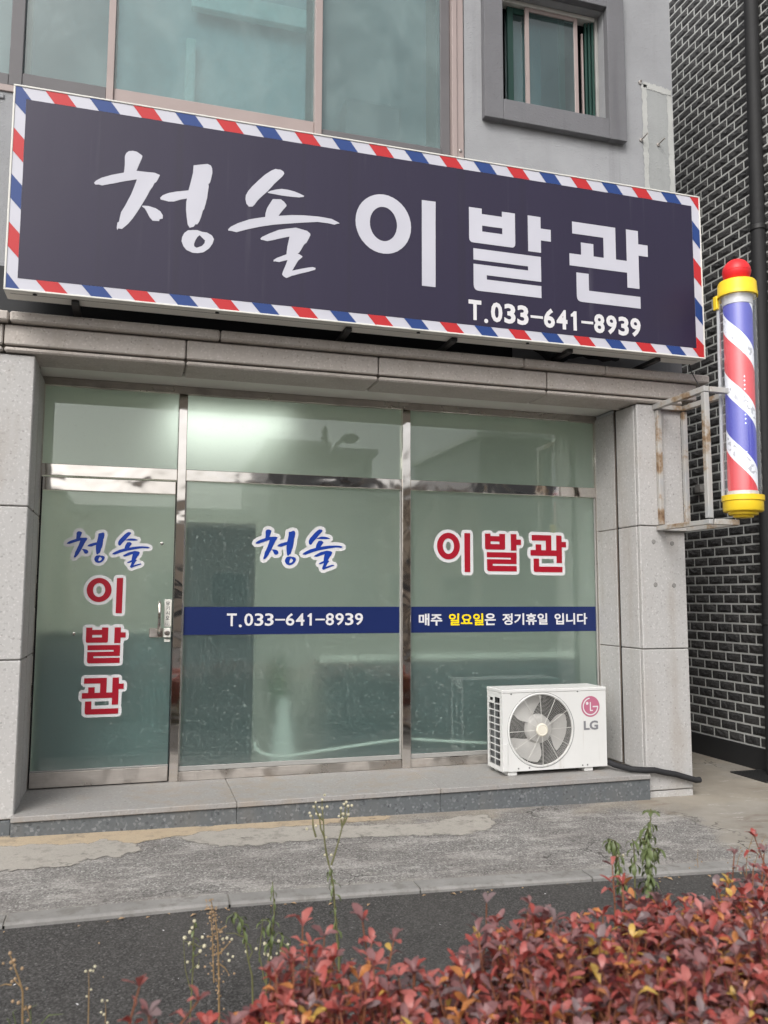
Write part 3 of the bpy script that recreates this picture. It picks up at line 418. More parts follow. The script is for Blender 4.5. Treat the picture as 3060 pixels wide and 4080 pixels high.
# ------------------------------------------------------------------ mesh helpers
class MB:
    def __init__(s): s.v = []; s.f = []; s.mi = []; s.cur = 0
    def add(s, vs, fs):
        o = len(s.v); s.v += [tuple(v) for v in vs]
        for f in fs: s.f.append(tuple(i+o for i in f)); s.mi.append(s.cur)
        return s
    def box(s, x0, x1, y0, y1, z0, z1):
        return s.add([(x0, y0, z0), (x1, y0, z0), (x1, y1, z0), (x0, y1, z0), (x0, y0, z1), (x1, y0, z1), (x1, y1, z1), (x0, y1, z1)],
                     [(0, 3, 2, 1), (4, 5, 6, 7), (0, 1, 5, 4), (1, 2, 6, 5), (2, 3, 7, 6), (3, 0, 4, 7)])
    def bbox(s, x0, x1, y0, y1, z0, z1, b=.004):
        """box with chamfered edges"""
        bm = bmesh.new(); bmesh.ops.create_cube(bm, size=1)
        for v in bm.verts: v.co = Vector(((x0+x1)/2+v.co.x*(x1-x0), (y0+y1)/2+v.co.y*(y1-y0), (z0+z1)/2+v.co.z*(z1-z0)))
        b = min(b, .45*min(x1-x0, y1-y0, z1-z0))
        bmesh.ops.bevel(bm, geom=list(bm.edges), offset=b, segments=1, affect='EDGES', profile=.5)
        bm.verts.index_update()
        s.add([v.co[:] for v in bm.verts], [tuple(v.index for v in f.verts) for f in bm.faces]); bm.free(); return s
    def tube(s, pts, r, n=8, caps=True):
        pts = [Vector(p) for p in pts]; rs = r if isinstance(r, (list, tuple)) else [r]*len(pts)
        rings = []; up = None
        for i, p in enumerate(pts):
            t = (pts[min(i+1, len(pts)-1)]-pts[max(i-1, 0)]).normalized()
            if up is None: up = Vector((0, 0, 1)) if abs(t.z) < .9 else Vector((1, 0, 0))
            a = t.cross(up).normalized(); b = a.cross(t).normalized(); up = b
            rings.append([p+(a*math.cos(2*math.pi*k/n)+b*math.sin(2*math.pi*k/n))*rs[i] for k in range(n)])
        vs = [v for rg in rings for v in rg]; fs = []
        for i in range(len(pts)-1):
            for k in range(n): fs.append((i*n+k, i*n+(k+1) % n, (i+1)*n+(k+1) % n, (i+1)*n+k))
        if caps: fs += [tuple(range(n-1, -1, -1)), tuple((len(pts)-1)*n+k for k in range(n))]
        return s.add(vs, fs)
    def lathe(s, c, prof, n=32, axis=Vector((0, 0, 1)), cap=True):
        """profile of (radius, height) along axis from point c"""
        c = Vector(c); axis = Vector(axis).normalized(); q = axis.to_track_quat('Z', 'Y')
        vs = []; fs = []
        for r_, h in prof:
            for k in range(n):
                vs.append(c+q @ Vector((r_*math.cos(2*math.pi*k/n), r_*math.sin(2*math.pi*k/n), h)))
        for i in range(len(prof)-1):
            for k in range(n): fs.append((i*n+k, i*n+(k+1) % n, (i+1)*n+(k+1) % n, (i+1)*n+k))
        if cap: fs += [tuple(range(n-1, -1, -1)), tuple((len(prof)-1)*n+k for k in range(n))]
        return s.add(vs, fs)
    def sheet(s, loops, fn):
        """flat polygon with holes; fn maps (a, b) to a point"""
        L = [[Vector((a, b, 0)) for a, b in lp] for lp in loops]
        tri = tessellate_polygon(L); flat = [v for lp in L for v in lp]
        # drop degenerate, orient
        fs = []
        for t in tri:
            a, b, c = (flat[i] for i in t)
            ar = (b.x-a.x)*(c.y-a.y)-(c.x-a.x)*(b.y-a.y)
            if abs(ar) < 1e-12: continue
            fs.append(t if ar > 0 else (t[0], t[2], t[1]))
        return s.add([fn(v.x, v.y) for v in flat], fs)
    def build(s, name, mats, parent=None, smooth=False):
        me = bpy.data.meshes.new(name); me.from_pydata(s.v, [], s.f); me.update()
        if not isinstance(mats, (list, tuple)): mats = [mats]
        for m in mats: me.materials.append(m)
        if len(mats) > 1: me.polygons.foreach_set('material_index', s.mi)
        if smooth:
            me.polygons.foreach_set('use_smooth', [True]*len(me.polygons)); me.update()
            try: me.set_sharp_from_angle(angle=math.radians(40))
            except Exception: pass
        return link(name, me, parent)

def link(name, me, parent=None):
    o = bpy.data.objects.new(name, me); COL.objects.link(o)
    if parent is not None: par(o, parent)
    return o
def par(o, p):
    o.parent = p
    if p.type == 'EMPTY': o.matrix_parent_inverse = Matrix.Translation(-Vector(p.location))
def thing(name, loc, label, cat, group=None):
    o = bpy.data.objects.new(name, None); COL.objects.link(o); o.location = loc; o.empty_display_size = .1
    tag(o, label, cat, group); return o
def tag(o, label, cat, group=None):
    o['label'] = label; o['category'] = cat
    if group: o['group'] = group
    return o
def struct(o, kind='structure'): o['kind'] = kind; return o
B = lambda *a, **k: MB().box(*a)
def bpart(name, mat, parent, x0, x1, y0, y1, z0, z1, b=.004): return MB().bbox(x0, x1, y0, y1, z0, z1, b).build(name, mat, parent)

_txt = {}
def text_polys(body, bold=.0):
    key = (body, bold)
    if key in _txt: return _txt[key]
    cu = bpy.data.curves.new('t', 'FONT'); cu.body = body; cu.size = 1; cu.offset = bold; cu.resolution_u = 3; cu.dimensions = '2D'; cu.fill_mode = 'FRONT'
    ob = bpy.data.objects.new('t', cu); COL.objects.link(ob)
    dg = bpy.context.evaluated_depsgraph_get(); dg.update()
    me = bpy.data.meshes.new_from_object(ob.evaluated_get(dg))
    vs = [tuple(v.co) for v in me.vertices]; fs = [tuple(p.vertices) for p in me.polygons]
    bpy.data.objects.remove(ob); bpy.data.curves.remove(cu); bpy.data.meshes.remove(me)
    _txt[key] = (vs, fs); return vs, fs
def text_part(name, body, x0, x1, z0, z1, y, mat, parent, bold=.02, fn=None):
    vs, fs = text_polys(body, bold)
    a = np.array(vs); mn = a.min(0); mx = a.max(0)
    mb = MB(); pts = []
    for v in vs:
        X = x0+(v[0]-mn[0])/(mx[0]-mn[0])*(x1-x0); Z = z0+(v[1]-mn[1])/(mx[1]-mn[1])*(z1-z0)
        pts.append(fn(X, Z) if fn else (X, y, Z))
    mb.add(pts, fs)
    return mb.build(name, mat, parent)

# ------------------------------------------------------------------ ground
def clamp(v, a, b): return max(a, min(b, v))
def hr(x): return .047-.0145*(clamp(x, -3, 6)+.6)
def hk(x):
    t = clamp(x, -3, 7)-.44
    return -.012-.034*(.5*(t+math.sqrt(t*t+.25)))+.008
KY = -1.95
def hpave(x, y):
    t = clamp((y+.69)/(KY+.69), 0, 1); return hr(x)*(1-t)+(hk(x)+.012)*t
def hroad(x, y): return hk(x)-.004*clamp((KY-y), 0, 6)*.5
def grid(name, xs, ys, h, mat, dz=0):
    mb = MB(); nx, ny = len(xs), len(ys)
    mb.add([(x, y, h(x, y)+dz) for y in ys for x in xs], [(j*nx+i, j*nx+i+1, (j+1)*nx+i+1, (j+1)*nx+i) for j in range(ny-1) for i in range(nx-1)])
    return mb.build(name, mat, None, True)
xs = [-160, -60, -20, -8, -4]+[-3+.25*i for i in range(41)]+[8, 10, 20, 60, 160]
struct(grid('pavement', xs, [KY, -1.7, -1.4, -1.1, -.9, -.69, -.3, 0, 1, 3, 8, 20, 60], hpave, M['pavement']))
struct(grid('road', xs, [-200, -60, -20, -9, -7, -5, -4.2, -3.4, -3.0, -2.7, -2.4, -2.1, KY-.004], hroad, M['asphalt']))
kerb = MB(); kerb.add([(-40, KY+.11, -.5), (40, KY+.11, -.5), (40, KY, -.5), (-40, KY, -.5), (-40, KY+.11, -.4), (40, KY+.11, -.4), (40, KY, -.4), (-40, KY, -.4)],
                      [(0, 1, 2, 3), (7, 6, 5, 4), (3, 2, 6, 7), (1, 0, 4, 5), (0, 3, 7, 4), (2, 1, 5, 6)])
kerb = struct(kerb.build('kerb', M['kerb']))
kx = [-3.5, -2.5, -1.5, -.50, .465, .955, 1.40, 2.36, 3.36, 4.36, 5.36, 6.36]
for i in range(len(kx)-1):
    a, b = kx[i]+.005, kx[i+1]-.005; mb = MB(); n = 5
    W_ = .115+rng.uniform(-.004, .004); t_ = rng.uniform(-.003, .004)
    vs = []
    for k in range(n):
        x = a+(b-a)*k/(n-1); zt = hk(x)+.020+t_; e = rng.uniform(-.003, .003)
        vs += [(x, KY-.006, zt-.12), (x, KY-.006+e, zt-.010), (x, KY+.006+e, zt), (x, KY+W_, zt+.001), (x, KY+W_, zt-.12)]
    fs = []
    for k in range(n-1):
        for j in range(4): fs.append((k*5+j, (k+1)*5+j, (k+1)*5+j+1, k*5+j+1))
    fs += [(0, 1, 2, 3, 4), tuple((n-1)*5+j for j in (4, 3, 2, 1, 0))]
    mb.add(vs, fs).build('kerb_stone', M['kerb'], kerb)

def blob(name, pts, mat, dz, seed=1, sub=6, amp=.02):
    r = random.Random(seed); out = []
    for i, p in enumerate(pts):
        q = pts[(i+1) % len(pts)]
        for k in range(sub):
            t = k/sub; j = amp if 0 < k else amp*.5
            out.append((p[0]+(q[0]-p[0])*t+r.uniform(-j, j), p[1]+(q[1]-p[1])*t+r.uniform(-j, j)))
    n = len(out); ar = sum(out[i][0]*out[(i+1) % n][1]-out[(i+1) % n][0]*out[i][1] for i in range(n)); sg_ = 1 if ar > 0 else -1
    big = []
    for i in range(n):
        a, b = out[i-6], out[(i+6) % n]; d = Vector((b[0]-a[0], b[1]-a[1]))
        nn = Vector((d.y, -d.x)).normalized()*sg_ if d.length > 1e-6 else Vector((0, 0))
        big.append((out[i][0]+nn.x*.045, out[i][1]+nn.y*.035))
    mb = MB(); mb.sheet([out], lambda x, y: (x, y, hpave(x, y)+dz)); m0 = len(mb.v)
    mb.add([(x, y, hpave(x, y)+dz) for x, y in out]+[(x, y, hpave(x, y)+dz) for x, y in big], [(i, n+i, n+(i+1) % n, (i+1) % n) if sg_ > 0 else (i, (i+1) % n, n+(i+1) % n, n+i) for i in range(n)])
    o = mb.build(name, mat); at_ = o.data.attributes.new('rim', 'FLOAT', 'POINT')
    at_.data.foreach_set('value', [1.0]*m0+[1.0]*n+[0.0]*n)
    return struct(o)
blob('cement_strip', [(-3, -.66), (-.294, -.69), (.277, -.70), (.728, -.71), (1.531, -.72), (1.60, -.735), (1.56, -.775), (.864, -.80), (.269, -.85), (.072, -.93), (-.211, -.90), (-.66, -.90), (-3, -.95)], M['cement_tan'], .0022, 2)
blob('cement_patch', [(-3, -.86), (-.669, -.869), (-.21, -.915), (-.12, -.86), (-.009, -.963), (.052, -1.075), (-.033, -1.135), (-.16, -1.15), (-.224, -1.15), (-.28, -1.235), (-.497, -1.24), (-.617, -1.232), (-3, -1.3)], M['cement_grey'], .0042, 3)
blob('cement_patch', [(.317, -.925), (.4, -.855), (.639, -.816), (1.016, -.841), (1.518, -.90), (1.791, -.93), (2.053, -.837), (2.234, -.825), (2.232, -.952), (2.115, -1.09), (1.954, -1.15), (1.653, -1.10), (1.464, -1.10), (1.194, -1.084), (.897, -1.076), (.674, -1.105), (.535, -1.09), (.429, -1.03)], M['cement_grey'], .0030, 4)

# ------------------------------------------------------------------ shop building
ZS = .164
bld = thing('shop_building', (1.7, 0, 0), 'two-storey grey building with granite shopfront, frosted glazing and upper windows', 'building')
YP = -.65      # front of pillars
YW = -.55      # upper stucco wall
YT = -.33      # shutter slot
# --- pillars
pl = B(-6, -.662, YP+.034, 8, -.6, 2.89).build('pillar', M['joint'], bld)
pr = B(3.615, 3.955, YP+.034, 8, -.6, 2.89).build('pillar', M['joint'], bld)
LV = [.135, 1.046, 1.957, 2.886]
g = .003
for i in range(3):
    z0, z1 = LV[i]+g, LV[i+1]-g
    for a, b in ((-2.9, -1.78), (-1.772, -.634)):
        bpart('granite_panel', M['granite'], pl, a, b, YP, YP+.03, z0, z1, .006)
    MB().bbox(-.659, -.634, YP+.044, YT-.03, z0, z1, .006).build('jamb_panel', M['granite'], pl)
    MB().bbox(-.659, -.640, YT+.03, .06, z0, z1, .003).build('jamb_panel', M['granite'], pl)
LVR = [.03, 1.046, 1.957, 2.886]
for i in range(3):
    z0, z1 = LVR[i]+g, LVR[i+1]-g
    bpart('granite_panel', M['granite'], pr, 3.585, 3.975, YP, YP+.03, z0, z1, .006)
    MB().bbox(3.585, 3.612, YP+.044, YT-.03, max(z0, .17), z1, .006).build('jamb_panel', M['granite'], pr)
    MB().bbox(3.600, 3.612, YT+.03, .06, max(z0, .17), z1, .003).build('jamb_panel', M['granite'], pr)
    bpart('granite_panel', M['granite'], pr, 3.958, 3.975, YP+.036, 1.6, z0, z1, .004)
bpart('granite_panel', M['granite'], pr, 3.585, 3.975, YP+.004, YP+.03, -.3, .026, .004)
bpart('granite_panel', M['granite_dark'], pl, -2.9, -.65, YP+.006, YP+.03, -.3, .131, .004)
# filled bolt holes on the right pillar
for x, z in ((3.70, 1.84), (3.86, 1.83), (3.705, 1.52), (3.865, 1.515)):
    MB().lathe((x, YP+.0005, z), [(.001, -.004), (.016, -.004), (.018, 0.0)], 14, (0, 1, 0)).build('mortar_plug', M['kerb'], pr)
# --- lintel
lt = B(-6, 4.08, YP+.02, -.34, 2.93, 3.095).build('lintel', M['joint'], bld)
jx = [-2.1, -.812, .262, 1.545, 2.822, 4.105]
for i in range(5):
    a, b = jx[i]+.004, jx[i+1]-.004
    bpart('granite_panel', M['granite_lintel'], lt, a, b, -.685, YP+.016, 2.934, 3.058, .007)
    bpart('soffit_panel', M['granite_lintel'], lt, a, min(b, 3.975) if i == 4 else b, -.68, YT-.03, 2.893, 2.922, .010)
jl = [-2.0, -.78, .47, 2.62, 3.28, 4.19]
for i in range(5):
    bpart('ledge_stone', M['granite_lintel'], lt, jl[i]+.003, jl[i+1]-.003, -.735, -.40, 3.066, 3.128, .010)
# shutter slot and metal head above the glazing
MB().box(-.66, 3.62, YT-.028, YT+.028, 2.96, 3.0).box(-.66, 3.62, -.36, -.352, 2.925, 2.96).build('shutter_slot', M['gap'], lt)  # black boxes stand in for the shade inside the slot
for x, s_ in ((-.652, 1), (3.614, -1)):
    MB().box(x-.006, x+.006, YT-.029, YT+.029, .17, 2.96).build('shutter_guide', M['gap'], bld)
    for yy in (YT-.024, YT+.012): MB().bbox(x+s_*.006-.004, x+s_*.006+.006, yy, yy+.012, .17, 2.955, .002).build('guide_lip', M['brown_steel'], bld)
MB().bbox(-.66, 3.62, YT+.03, -.004, 2.918, 2.95, .003).build('head_flashing', M['white_alu'], bld)
MB().box(-.66, 3.62, -.002, .1, 2.93, 3.2).build('head_wall', M['white_alu'], bld)
# --- step
st = B(-.62, 3.57, -.68, .1, -.3, .13).build('doorstep', M['granite_dark'], bld)
sx_ = [-.645, .640, 1.975, 3.578]
for i in range(3):
    a, b = sx_[i]+.0015, sx_[i+1]-.0015
    bpart('step_slab', M['granite_slab'], st, a, b, -.712, .06, .131, ZS, .004)
    bpart('riser_panel', M['granite_dark'], st, max(a, -.66), b, -.697, -.681, -.25, .129, .002)

# --- glazing: levels
ZT, R1, R2, GB, FB = 2.862, 2.318, 2.238, .2616, ZS+.001
XA, X1, X2, X3, X4, XF = -.637, .256, .316, 1.926, 1.992, 3.598
def pane(name, x0, x1, z0, z1, parent, y=0.0):
    mb = MB(); mb.cur = 0
    mb.add([(x0, y, z0), (x1, y, z0), (x1, y, z1), (x0, y, z1)], [(0, 1, 2, 3)])
    mb.cur = 1
    mb.add([(x0, y, z0), (x1, y, z0), (x1, y, z1), (x0, y, z1), (x0, y+.008, z0), (x1, y+.008, z0), (x1, y+.008, z1), (x0, y+.008, z1)],
           [(5, 4, 7, 6), (1, 0, 4, 5), (3, 2, 6, 7), (0, 3, 7, 4), (2, 1, 5, 6)])
    return mb.build(name, [M['frosted'], M['clear']], parent)
gz = MB().bbox(XA-.02, XF+.02, -.03, .05, ZT, 2.917, .003).build('shopfront_frame', M['steel_dull'], bld)
bpart('frame_post', M['steel_dull'], gz, XA-.020, XA, -.03, .05, FB, ZT, .002)
bpart('frame_post', M['steel_dull'], gz, XF, XF+.020, -.03, .05, FB, ZT, .002)
bpart('mullion', M['steel'], gz, X1, X2, -.035, .05, FB, ZT-.001, .003)
bpart('mullion', M['steel'], gz, X3, X4, -.035, .05, FB, ZT-.001, .003)
bpart('transom', M['steel'], gz, XA+.001, X1-.001, -.028, .045, R2, R1, .003)
bpart('transom', M['steel'], gz, X2+.001, X3-.001, -.028, .045, R2, R1, .003)
bpart('transom', M['steel'], gz, X4+.001, XF-.001, -.028, .045, R2, R1, .003)
for a, b in ((X2, X3), (X4, XF)):
    bpart('sill_rail', M['steel_dull'], gz, a+.001, b-.001, -.026, .045, FB, GB-.034, .003)
    bpart('sill_bead', M['bead'], gz, a+.001, b-.001, -.016, -.002, GB-.033, GB, .003)
    bpart('edge_bead', M['bead'], gz, a+.001, a+.010, -.014, -.002, GB+.001, R2-.001, .002)
    bpart('edge_bead', M['bead'], gz, b-.014, b-.001, -.014, -.002, GB+.001, R2-.001, .002)
# transom lights
for a, b in ((XA, X1), (X2, X3), (X4, XF)):
    w = pane('transom_light', a+.001, b-.001, R1+.001, ZT-.001, bld)
# fixed windows with vinyl lettering
w2 = pane('shop_window', X2+.001, X3-.001, GB-.004, R2-.001, bld)
w3 = pane('shop_window', X4+.001, XF-.001, GB-.004, R2-.001, bld)
door = pane('glass_door', XA+.012, X1-.010, .278, 2.136, bld)
bpart('door_rail', M['steel'], door, XA+.010, X1-.008, -.024, .032, 2.138, 2.228, .003)
bpart('door_rail', M['steel_dull'], door, XA+.010, X1-.008, -.024, .032, .172, .270, .003)
bpart('rail_bead', M['bead'], door, XA+.010, X1-.008, -.018, -.002, .271, .281, .002)
bpart('gap_strip', M['gap'], door, XA+.001, XA+.009, -.006, .02, .17, 2.23, .001)  # black strips painting the dark gaps at the door sides
bpart('gap_strip', M['gap'], door, X1-.007, X1-.001, -.006, .02, .17, 2.23, .001)
# handle, latch plate, lock, push plate
h = MB().tube([(.162, -.004, 1.375), (.162, -.045, 1.378), (.162, -.058, 1.365), (.162, -.060, 1.30), (.162, -.060, 1.24), (.162, -.056, 1.19), (.162, -.045, 1.180), (.162, -.004, 1.182)], .011, 10).build('handle', M['steel'], door, True)
bpart('latch_plate', M['steel_dull'], door, .098, .190, -.016, -.003, 1.140, 1.205, .004)
bpart('lock_case', M['white_alu'], door, .193, .243, -.030, -.003, 1.138, 1.205, .006)
MB().lathe((.217, -.030, 1.172), [(.018, 0), (.018, .004), (.012, .005), (.012, .010), (.002, .010)], 18, (0, -1, 0)).build('lock_cylinder', M['steel_dull'], door, True)
bpart('lock_tag', M['white_alu'], door, .200, .240, -.006, -.003, 1.108, 1.130, .001)
bpart('pull_plate', M['white_alu'], door, .196, .244, -.007, -.003, 1.212, 1.402, .002)
for k, ch in enumerate('당기시오'):
    text_part('pull_lettering', ch, .207, .231, 1.388-.0335*(k+1)+.006, 1.388-.0335*k, -.0085, M['print_dark'], door, .012)
text_part('pull_lettering', 'PULL', .202, .237, 1.222, 1.236, -.0085, M['print_grey'], door, .01)
for zz in (1.244, 1.217): MB().box(.200, .239, -.0085, -.0075, zz, zz+.0015).build('plate_rule', M['print_grey'], door)
for x, z in ((-.389, 1.171), (.165, 1.79)):
    MB().lathe((x, -.002, z), [(.013, 0), (.013, .006), (.009, .012), (.002, .013)], 14, (0, -1, 0)).build('door_stud', M['steel'], door, True)
# vinyl lettering on the glass: white outline, coloured glyph
panes = {'door': door, 'mid': w2, 'right': w3}
for pn, gs, bbs, loops in VINYL:
    P = panes[pn]
    if len(gs) > 1:
        for lp in loops: MB().sheet([lp], lambda a, b: (a, -.0035, b)).build('letter_outline', M['white_vinyl'], P)
    else: MB().sheet(loops, lambda a, b: (a, -.0035, b)).build('letter_outline', M['white_vinyl'], P)
    for gname, bb in zip(gs, bbs):
        mb = MB()
        for o, hs_ in GLYPH[gname]:
            mb.sheet([o]+hs_, lambda a, b: (bb[0]+a*(bb[1]-bb[0]), -.006, bb[2]+b*(bb[3]-bb[2])))
        mb.build('letter', M['blue_vinyl'] if gname in ('cheong', 'sol') else M['red_vinyl'], P)
# navy bands with the phone number and the closing-day notice
MB().box(X2+.012, X3-.016, -.0045, -.003, 1.154, 1.350).build('navy_band', M['navy_vinyl'], w2)
MB().box(X4+.012, XF-.016, -.0045, -.003, 1.154, 1.350).build('navy_band', M['navy_vinyl'], w3)
def phone(parent, x0, x1, z0, z1, y, mat, bold, xs_=None):
    # T . 033-641-8939 set glyph by glyph on an even pitch
    body = 'T.033-641-8939'
    adv = [1.05, .62, 1, 1, 1, 1.05, 1, 1, .95, 1.05, 1, 1, 1, 1]
    tot = sum(adv)-.14; u = (x1-x0)/tot; x = x0; H = z1-z0
    for ch, a in zip(body, adv):
        w = u*.86
        if ch == '.': text_part('digit', ch, x+.10*u, x+.40*u, z0-.10*H, z0+.12*H, y, mat, parent, bold)
        elif ch == '-': MB().box(x+.02*u, x+.98*u, y-.0005, y+.0005, z0+.42*H, z0+.55*H).build('digit', mat, parent)
        elif ch == '1':
            sw_ = .19*u+bold*u*2.2; xr = x+.60*u
            MB().sheet([[(xr-sw_, z0), (xr, z0), (xr, z1), (xr-sw_*.75, z1), (xr-sw_-.10*u, z1-.13*H), (xr-sw_-.20*u, z1-.17*H), (xr-sw_-.20*u, z1-.17*H-.13*H), (xr-sw_, z1-.28*H)]], lambda a_, b_: (a_, y, b_)).build('digit', mat, parent)
        else: text_part('digit', ch, x, x+(w if ch != 'T' else .95*u), z0, z1, y, mat, parent, bold)
        x += a*u
phone(w2, .626, 1.627, 1.214, 1.303, -.0055, M['white_vinyl'], .016)
for body, a, b, mt in (('매주', 2.065, 2.255, 'white_vinyl'), ('일요일', 2.309, 2.597, 'yellow_vinyl'), ('은', 2.607, 2.700, 'white_vinyl'), ('정기휴일', 2.756, 3.147, 'white_vinyl'), ('입니다', 3.209, 3.504, 'white_vinyl')):
    text_part('notice_lettering', body, a, b, 1.207, 1.298, -.0055, M[mt], w3, .026)

# --- shop room behind the frosted glass
room = MB()
rx0, rx1, ry0, ry1, rz0, rz1 = -.655, 3.612, .055, 3.4, .1641, 2.93
room.cur = 0; room.add([(rx0, ry1, rz0), (rx1, ry1, rz0), (rx1, ry1, rz1), (rx0, ry1, rz1)], [(0, 1, 2, 3)])
room.add([(rx0, ry0, rz0), (rx0, ry1, rz0), (rx0, ry1, rz1), (rx0, ry0, rz1)], [(0, 1, 2, 3)])
room.add([(rx1, ry0, rz0), (rx1, ry1, rz0), (rx1, ry1, rz1), (rx1, ry0, rz1)], [(3, 2, 1, 0)])
room.add([(rx0, ry0, rz1), (rx0, ry1, rz1), (rx1, ry1, rz1), (rx1, ry0, rz1)], [(0, 1, 2, 3)])
room.cur = 1; room.add([(rx0, ry0, rz0), (rx1, ry0, rz0), (rx1, ry1, rz0), (rx0, ry1, rz0)], [(0, 1, 2, 3)])
room.build('shop_room', [M['room_wall'], M['room_floor']], bld)
t = thing('ceiling_lamp', (.95, 1.7, 2.93), 'wide lit ceiling lamp glowing behind the middle transom light', 'lamp')
bpart('lamp_housing', M['white_alu'], t, .20, 1.21, .70, 2.75, 2.890, 2.928, .01)
for i in range(2):
    for j in range(4): MB().bbox(.22+i*.49, .69+i*.49, .72+j*.505, 1.215+j*.505, 2.876, 2.889, .004).build('lamp_diffuser', M['lamp'], t)
cb = thing('cabinet', (.57, .3, ZS), 'dark cabinet standing close behind the frosted middle window', 'cabinet')
bpart('carcass', M['cabinet'], cb, .335, .825, .036, .46, ZS, 1.95, .006)
bpart('door_panel', M['cabinet'], cb, .35, .56, .022, .035, ZS+.06, 1.90, .004)
bpart('door_panel', M['cabinet'], cb, .57, .81, .022, .035, ZS+.06, 1.90, .004)
sf = thing('sofa', (2.4, .5, ZS), 'dark low sofa with pale top edge seen through frosted glass', 'sofa')
bpart('backrest', M['sofa'], sf, 1.33, 3.45, .12, .40, ZS+.05, .93, .03)
bpart('top_trim', M['sofa_trim'], sf, 1.32, 3.46, .10, .42, .932, .99, .02)
bpart('seat', M['sofa'], sf, 1.33, 3.45, .405, .95, ZS+.05, .55, .03)
vz = thing('covered_stand', (1.08, .3, ZS), 'pale cloth-covered stand glimpsed between cabinet and sofa', 'stand')
MB().lathe((1.08, .28, ZS), [(.11, 0), (.10, .12), (.075, .28), (.05, .42), (.045, .50), (.005, .53)], 18).build('cloth', M['cloth_white'], vz, True)
MB().lathe((1.04, .36, ZS+.35), [(.01, 0), (.07, .12), (.09, .28), (.06, .42), (.01, .46)], 12).build('foliage', M['leaf_in'], vz, True)
cbl = MB().tube([(.84, .03, .40), (.845, .03, .362), (.886, .03, .319), (.995, .03, .290), (1.115, .03, .290), (1.297, .03, .310), (1.546, .03, .334), (1.8, .03, .358), (1.996, .03, .367), (2.342, .03, .333), (2.7, .03, .30), (3.0, .03, .22), (3.2, .03, .18)], .011, 8).build('cable', M['cloth_white'], None, True)
tag(cbl, 'white cable sagging along the inside of the shop windows', 'cable')
dd = B(-.62, .30, .16, .19, ZS, 1.165).build('counter_panel', M['counter'])
tag(dd, 'dark low counter panel just behind the frosted glass door', 'counter')
tp = bpart('counter_top', M['sofa_trim'], dd, -.63, .31, .14, .45, 1.166, 1.19, .004)
# ------------------------------------------------------------------ upper storey
def holed_wall(x0, x1, z0, z1, holes, y, depth):
    """front sheet with rectangular openings and their reveals"""
    xs_ = sorted({x0, x1, *[h[0] for h in holes], *[h[1] for h in holes]}); zs_ = sorted({z0, z1, *[h[2] for h in holes], *[h[3] for h in holes]})
    mb = MB()
    for i in range(len(xs_)-1):
        for j in range(len(zs_)-1):
            cx, cz = (xs_[i]+xs_[i+1])/2, (zs_[j]+zs_[j+1])/2
            if any(h[0] < cx < h[1] and h[2] < cz < h[3] for h in holes): continue
            mb.add([(xs_[i], y, zs_[j]), (xs_[i+1], y, zs_[j]), (xs_[i+1], y, zs_[j+1]), (xs_[i], y, zs_[j+1])], [(0, 1, 2, 3)])
    for h in holes:
        a, b, c, d = h
        mb.add([(a, y, c), (b, y, c), (b, y, d), (a, y, d), (a, y+depth, c), (b, y+depth, c), (b, y+depth, d), (a, y+depth, d)],
               [(1, 0, 4, 5), (3, 2, 6, 7), (0, 3, 7, 4), (2, 1, 5, 6)])
    return mb
WX0, WX1, WZ0, WZ1 = -3.6, 2.245, 4.612, 6.6      # long window
SX0, SX1, SZ0, SZ1 = 2.54, 3.445, 5.163, 6.10     # small window
mb = holed_wall(-6, 4.075, 3.10, 7.3, [(WX0, WX1, WZ0, WZ1), (SX0, SX1, SZ0, SZ1)], YW, .16)
mb.add([(4.075, YW, 3.10), (4.075, 8, 3.10), (4.075, 8, 7.3), (4.075, YW, 7.3)], [(0, 1, 2, 3)])
mb.add([(-6, YW, 7.3), (4.075, YW, 7.3), (4.075, 8, 7.3), (-6, 8, 7.3)], [(0, 1, 2, 3)])
mb.add([(-6, YW, 3.10), (-6, 8, 3.10), (-6, 8, 7.3), (-6, YW, 7.3)], [(3, 2, 1, 0)])
mb.add([(-6, 8, 0), (4.075, 8, 0), (4.075, 8, 7.3), (-6, 8, 7.3)], [(3, 2, 1, 0)])
uw = mb.build('upper_wall', M['stucco'], bld)
def shell(name, x0, x1, y0, y1, z0, z1, mat):
    m_ = MB(); m_.add([(x0, y0, z0), (x1, y0, z0), (x1, y1, z0), (x0, y1, z0), (x0, y0, z1), (x1, y0, z1), (x1, y1, z1), (x0, y1, z1)],
                      [(0, 1, 2, 3), (7, 6, 5, 4), (3, 2, 6, 7), (0, 3, 7, 4), (2, 1, 5, 6)])
    return m_.build(name, mat, bld)
shell('upstairs_room', WX0, WX1, YW+.165, YW+1.6, WZ0, WZ1, M['room_wall'])
shell('stair_room', SX0, SX1, YW+.165, YW+1.2, SZ0, SZ1, M['dark_room'])
# long window band
lw = MB().bbox(WX0, WX1, YW-.012, YW+.10, WZ0, WZ0+.045, .003).build('window_frame', M['pink_alu'], bld)
bpart('frame_post', M['pink_alu'], lw, 2.140, 2.178, YW-.025, YW+.09, WZ0+.046, WZ1, .003)
bpart('frame_post', M['pink_alu'], lw, 2.180, 2.235, YW-.010, YW+.10, WZ0+.046, WZ1, .003)
bpart('frame_post', M['grey_alu'], lw, 2.062, 2.138, YW+.02, YW+.09, WZ0+.046, WZ1, .004)
bpart('frame_post', M['pink_alu'], lw, 1.102, 1.153, YW-.022, YW+.09, WZ0+.046, WZ1, .003)
bpart('frame_post', M['pink_alu'], lw, -.290, -.245, YW-.022, YW+.09, WZ0+.046, WZ1, .003)
bpart('frame_post', M['grey_alu'], lw, -.880, -.800, YW-.006, YW+.09, WZ0+.046, WZ1, .004)
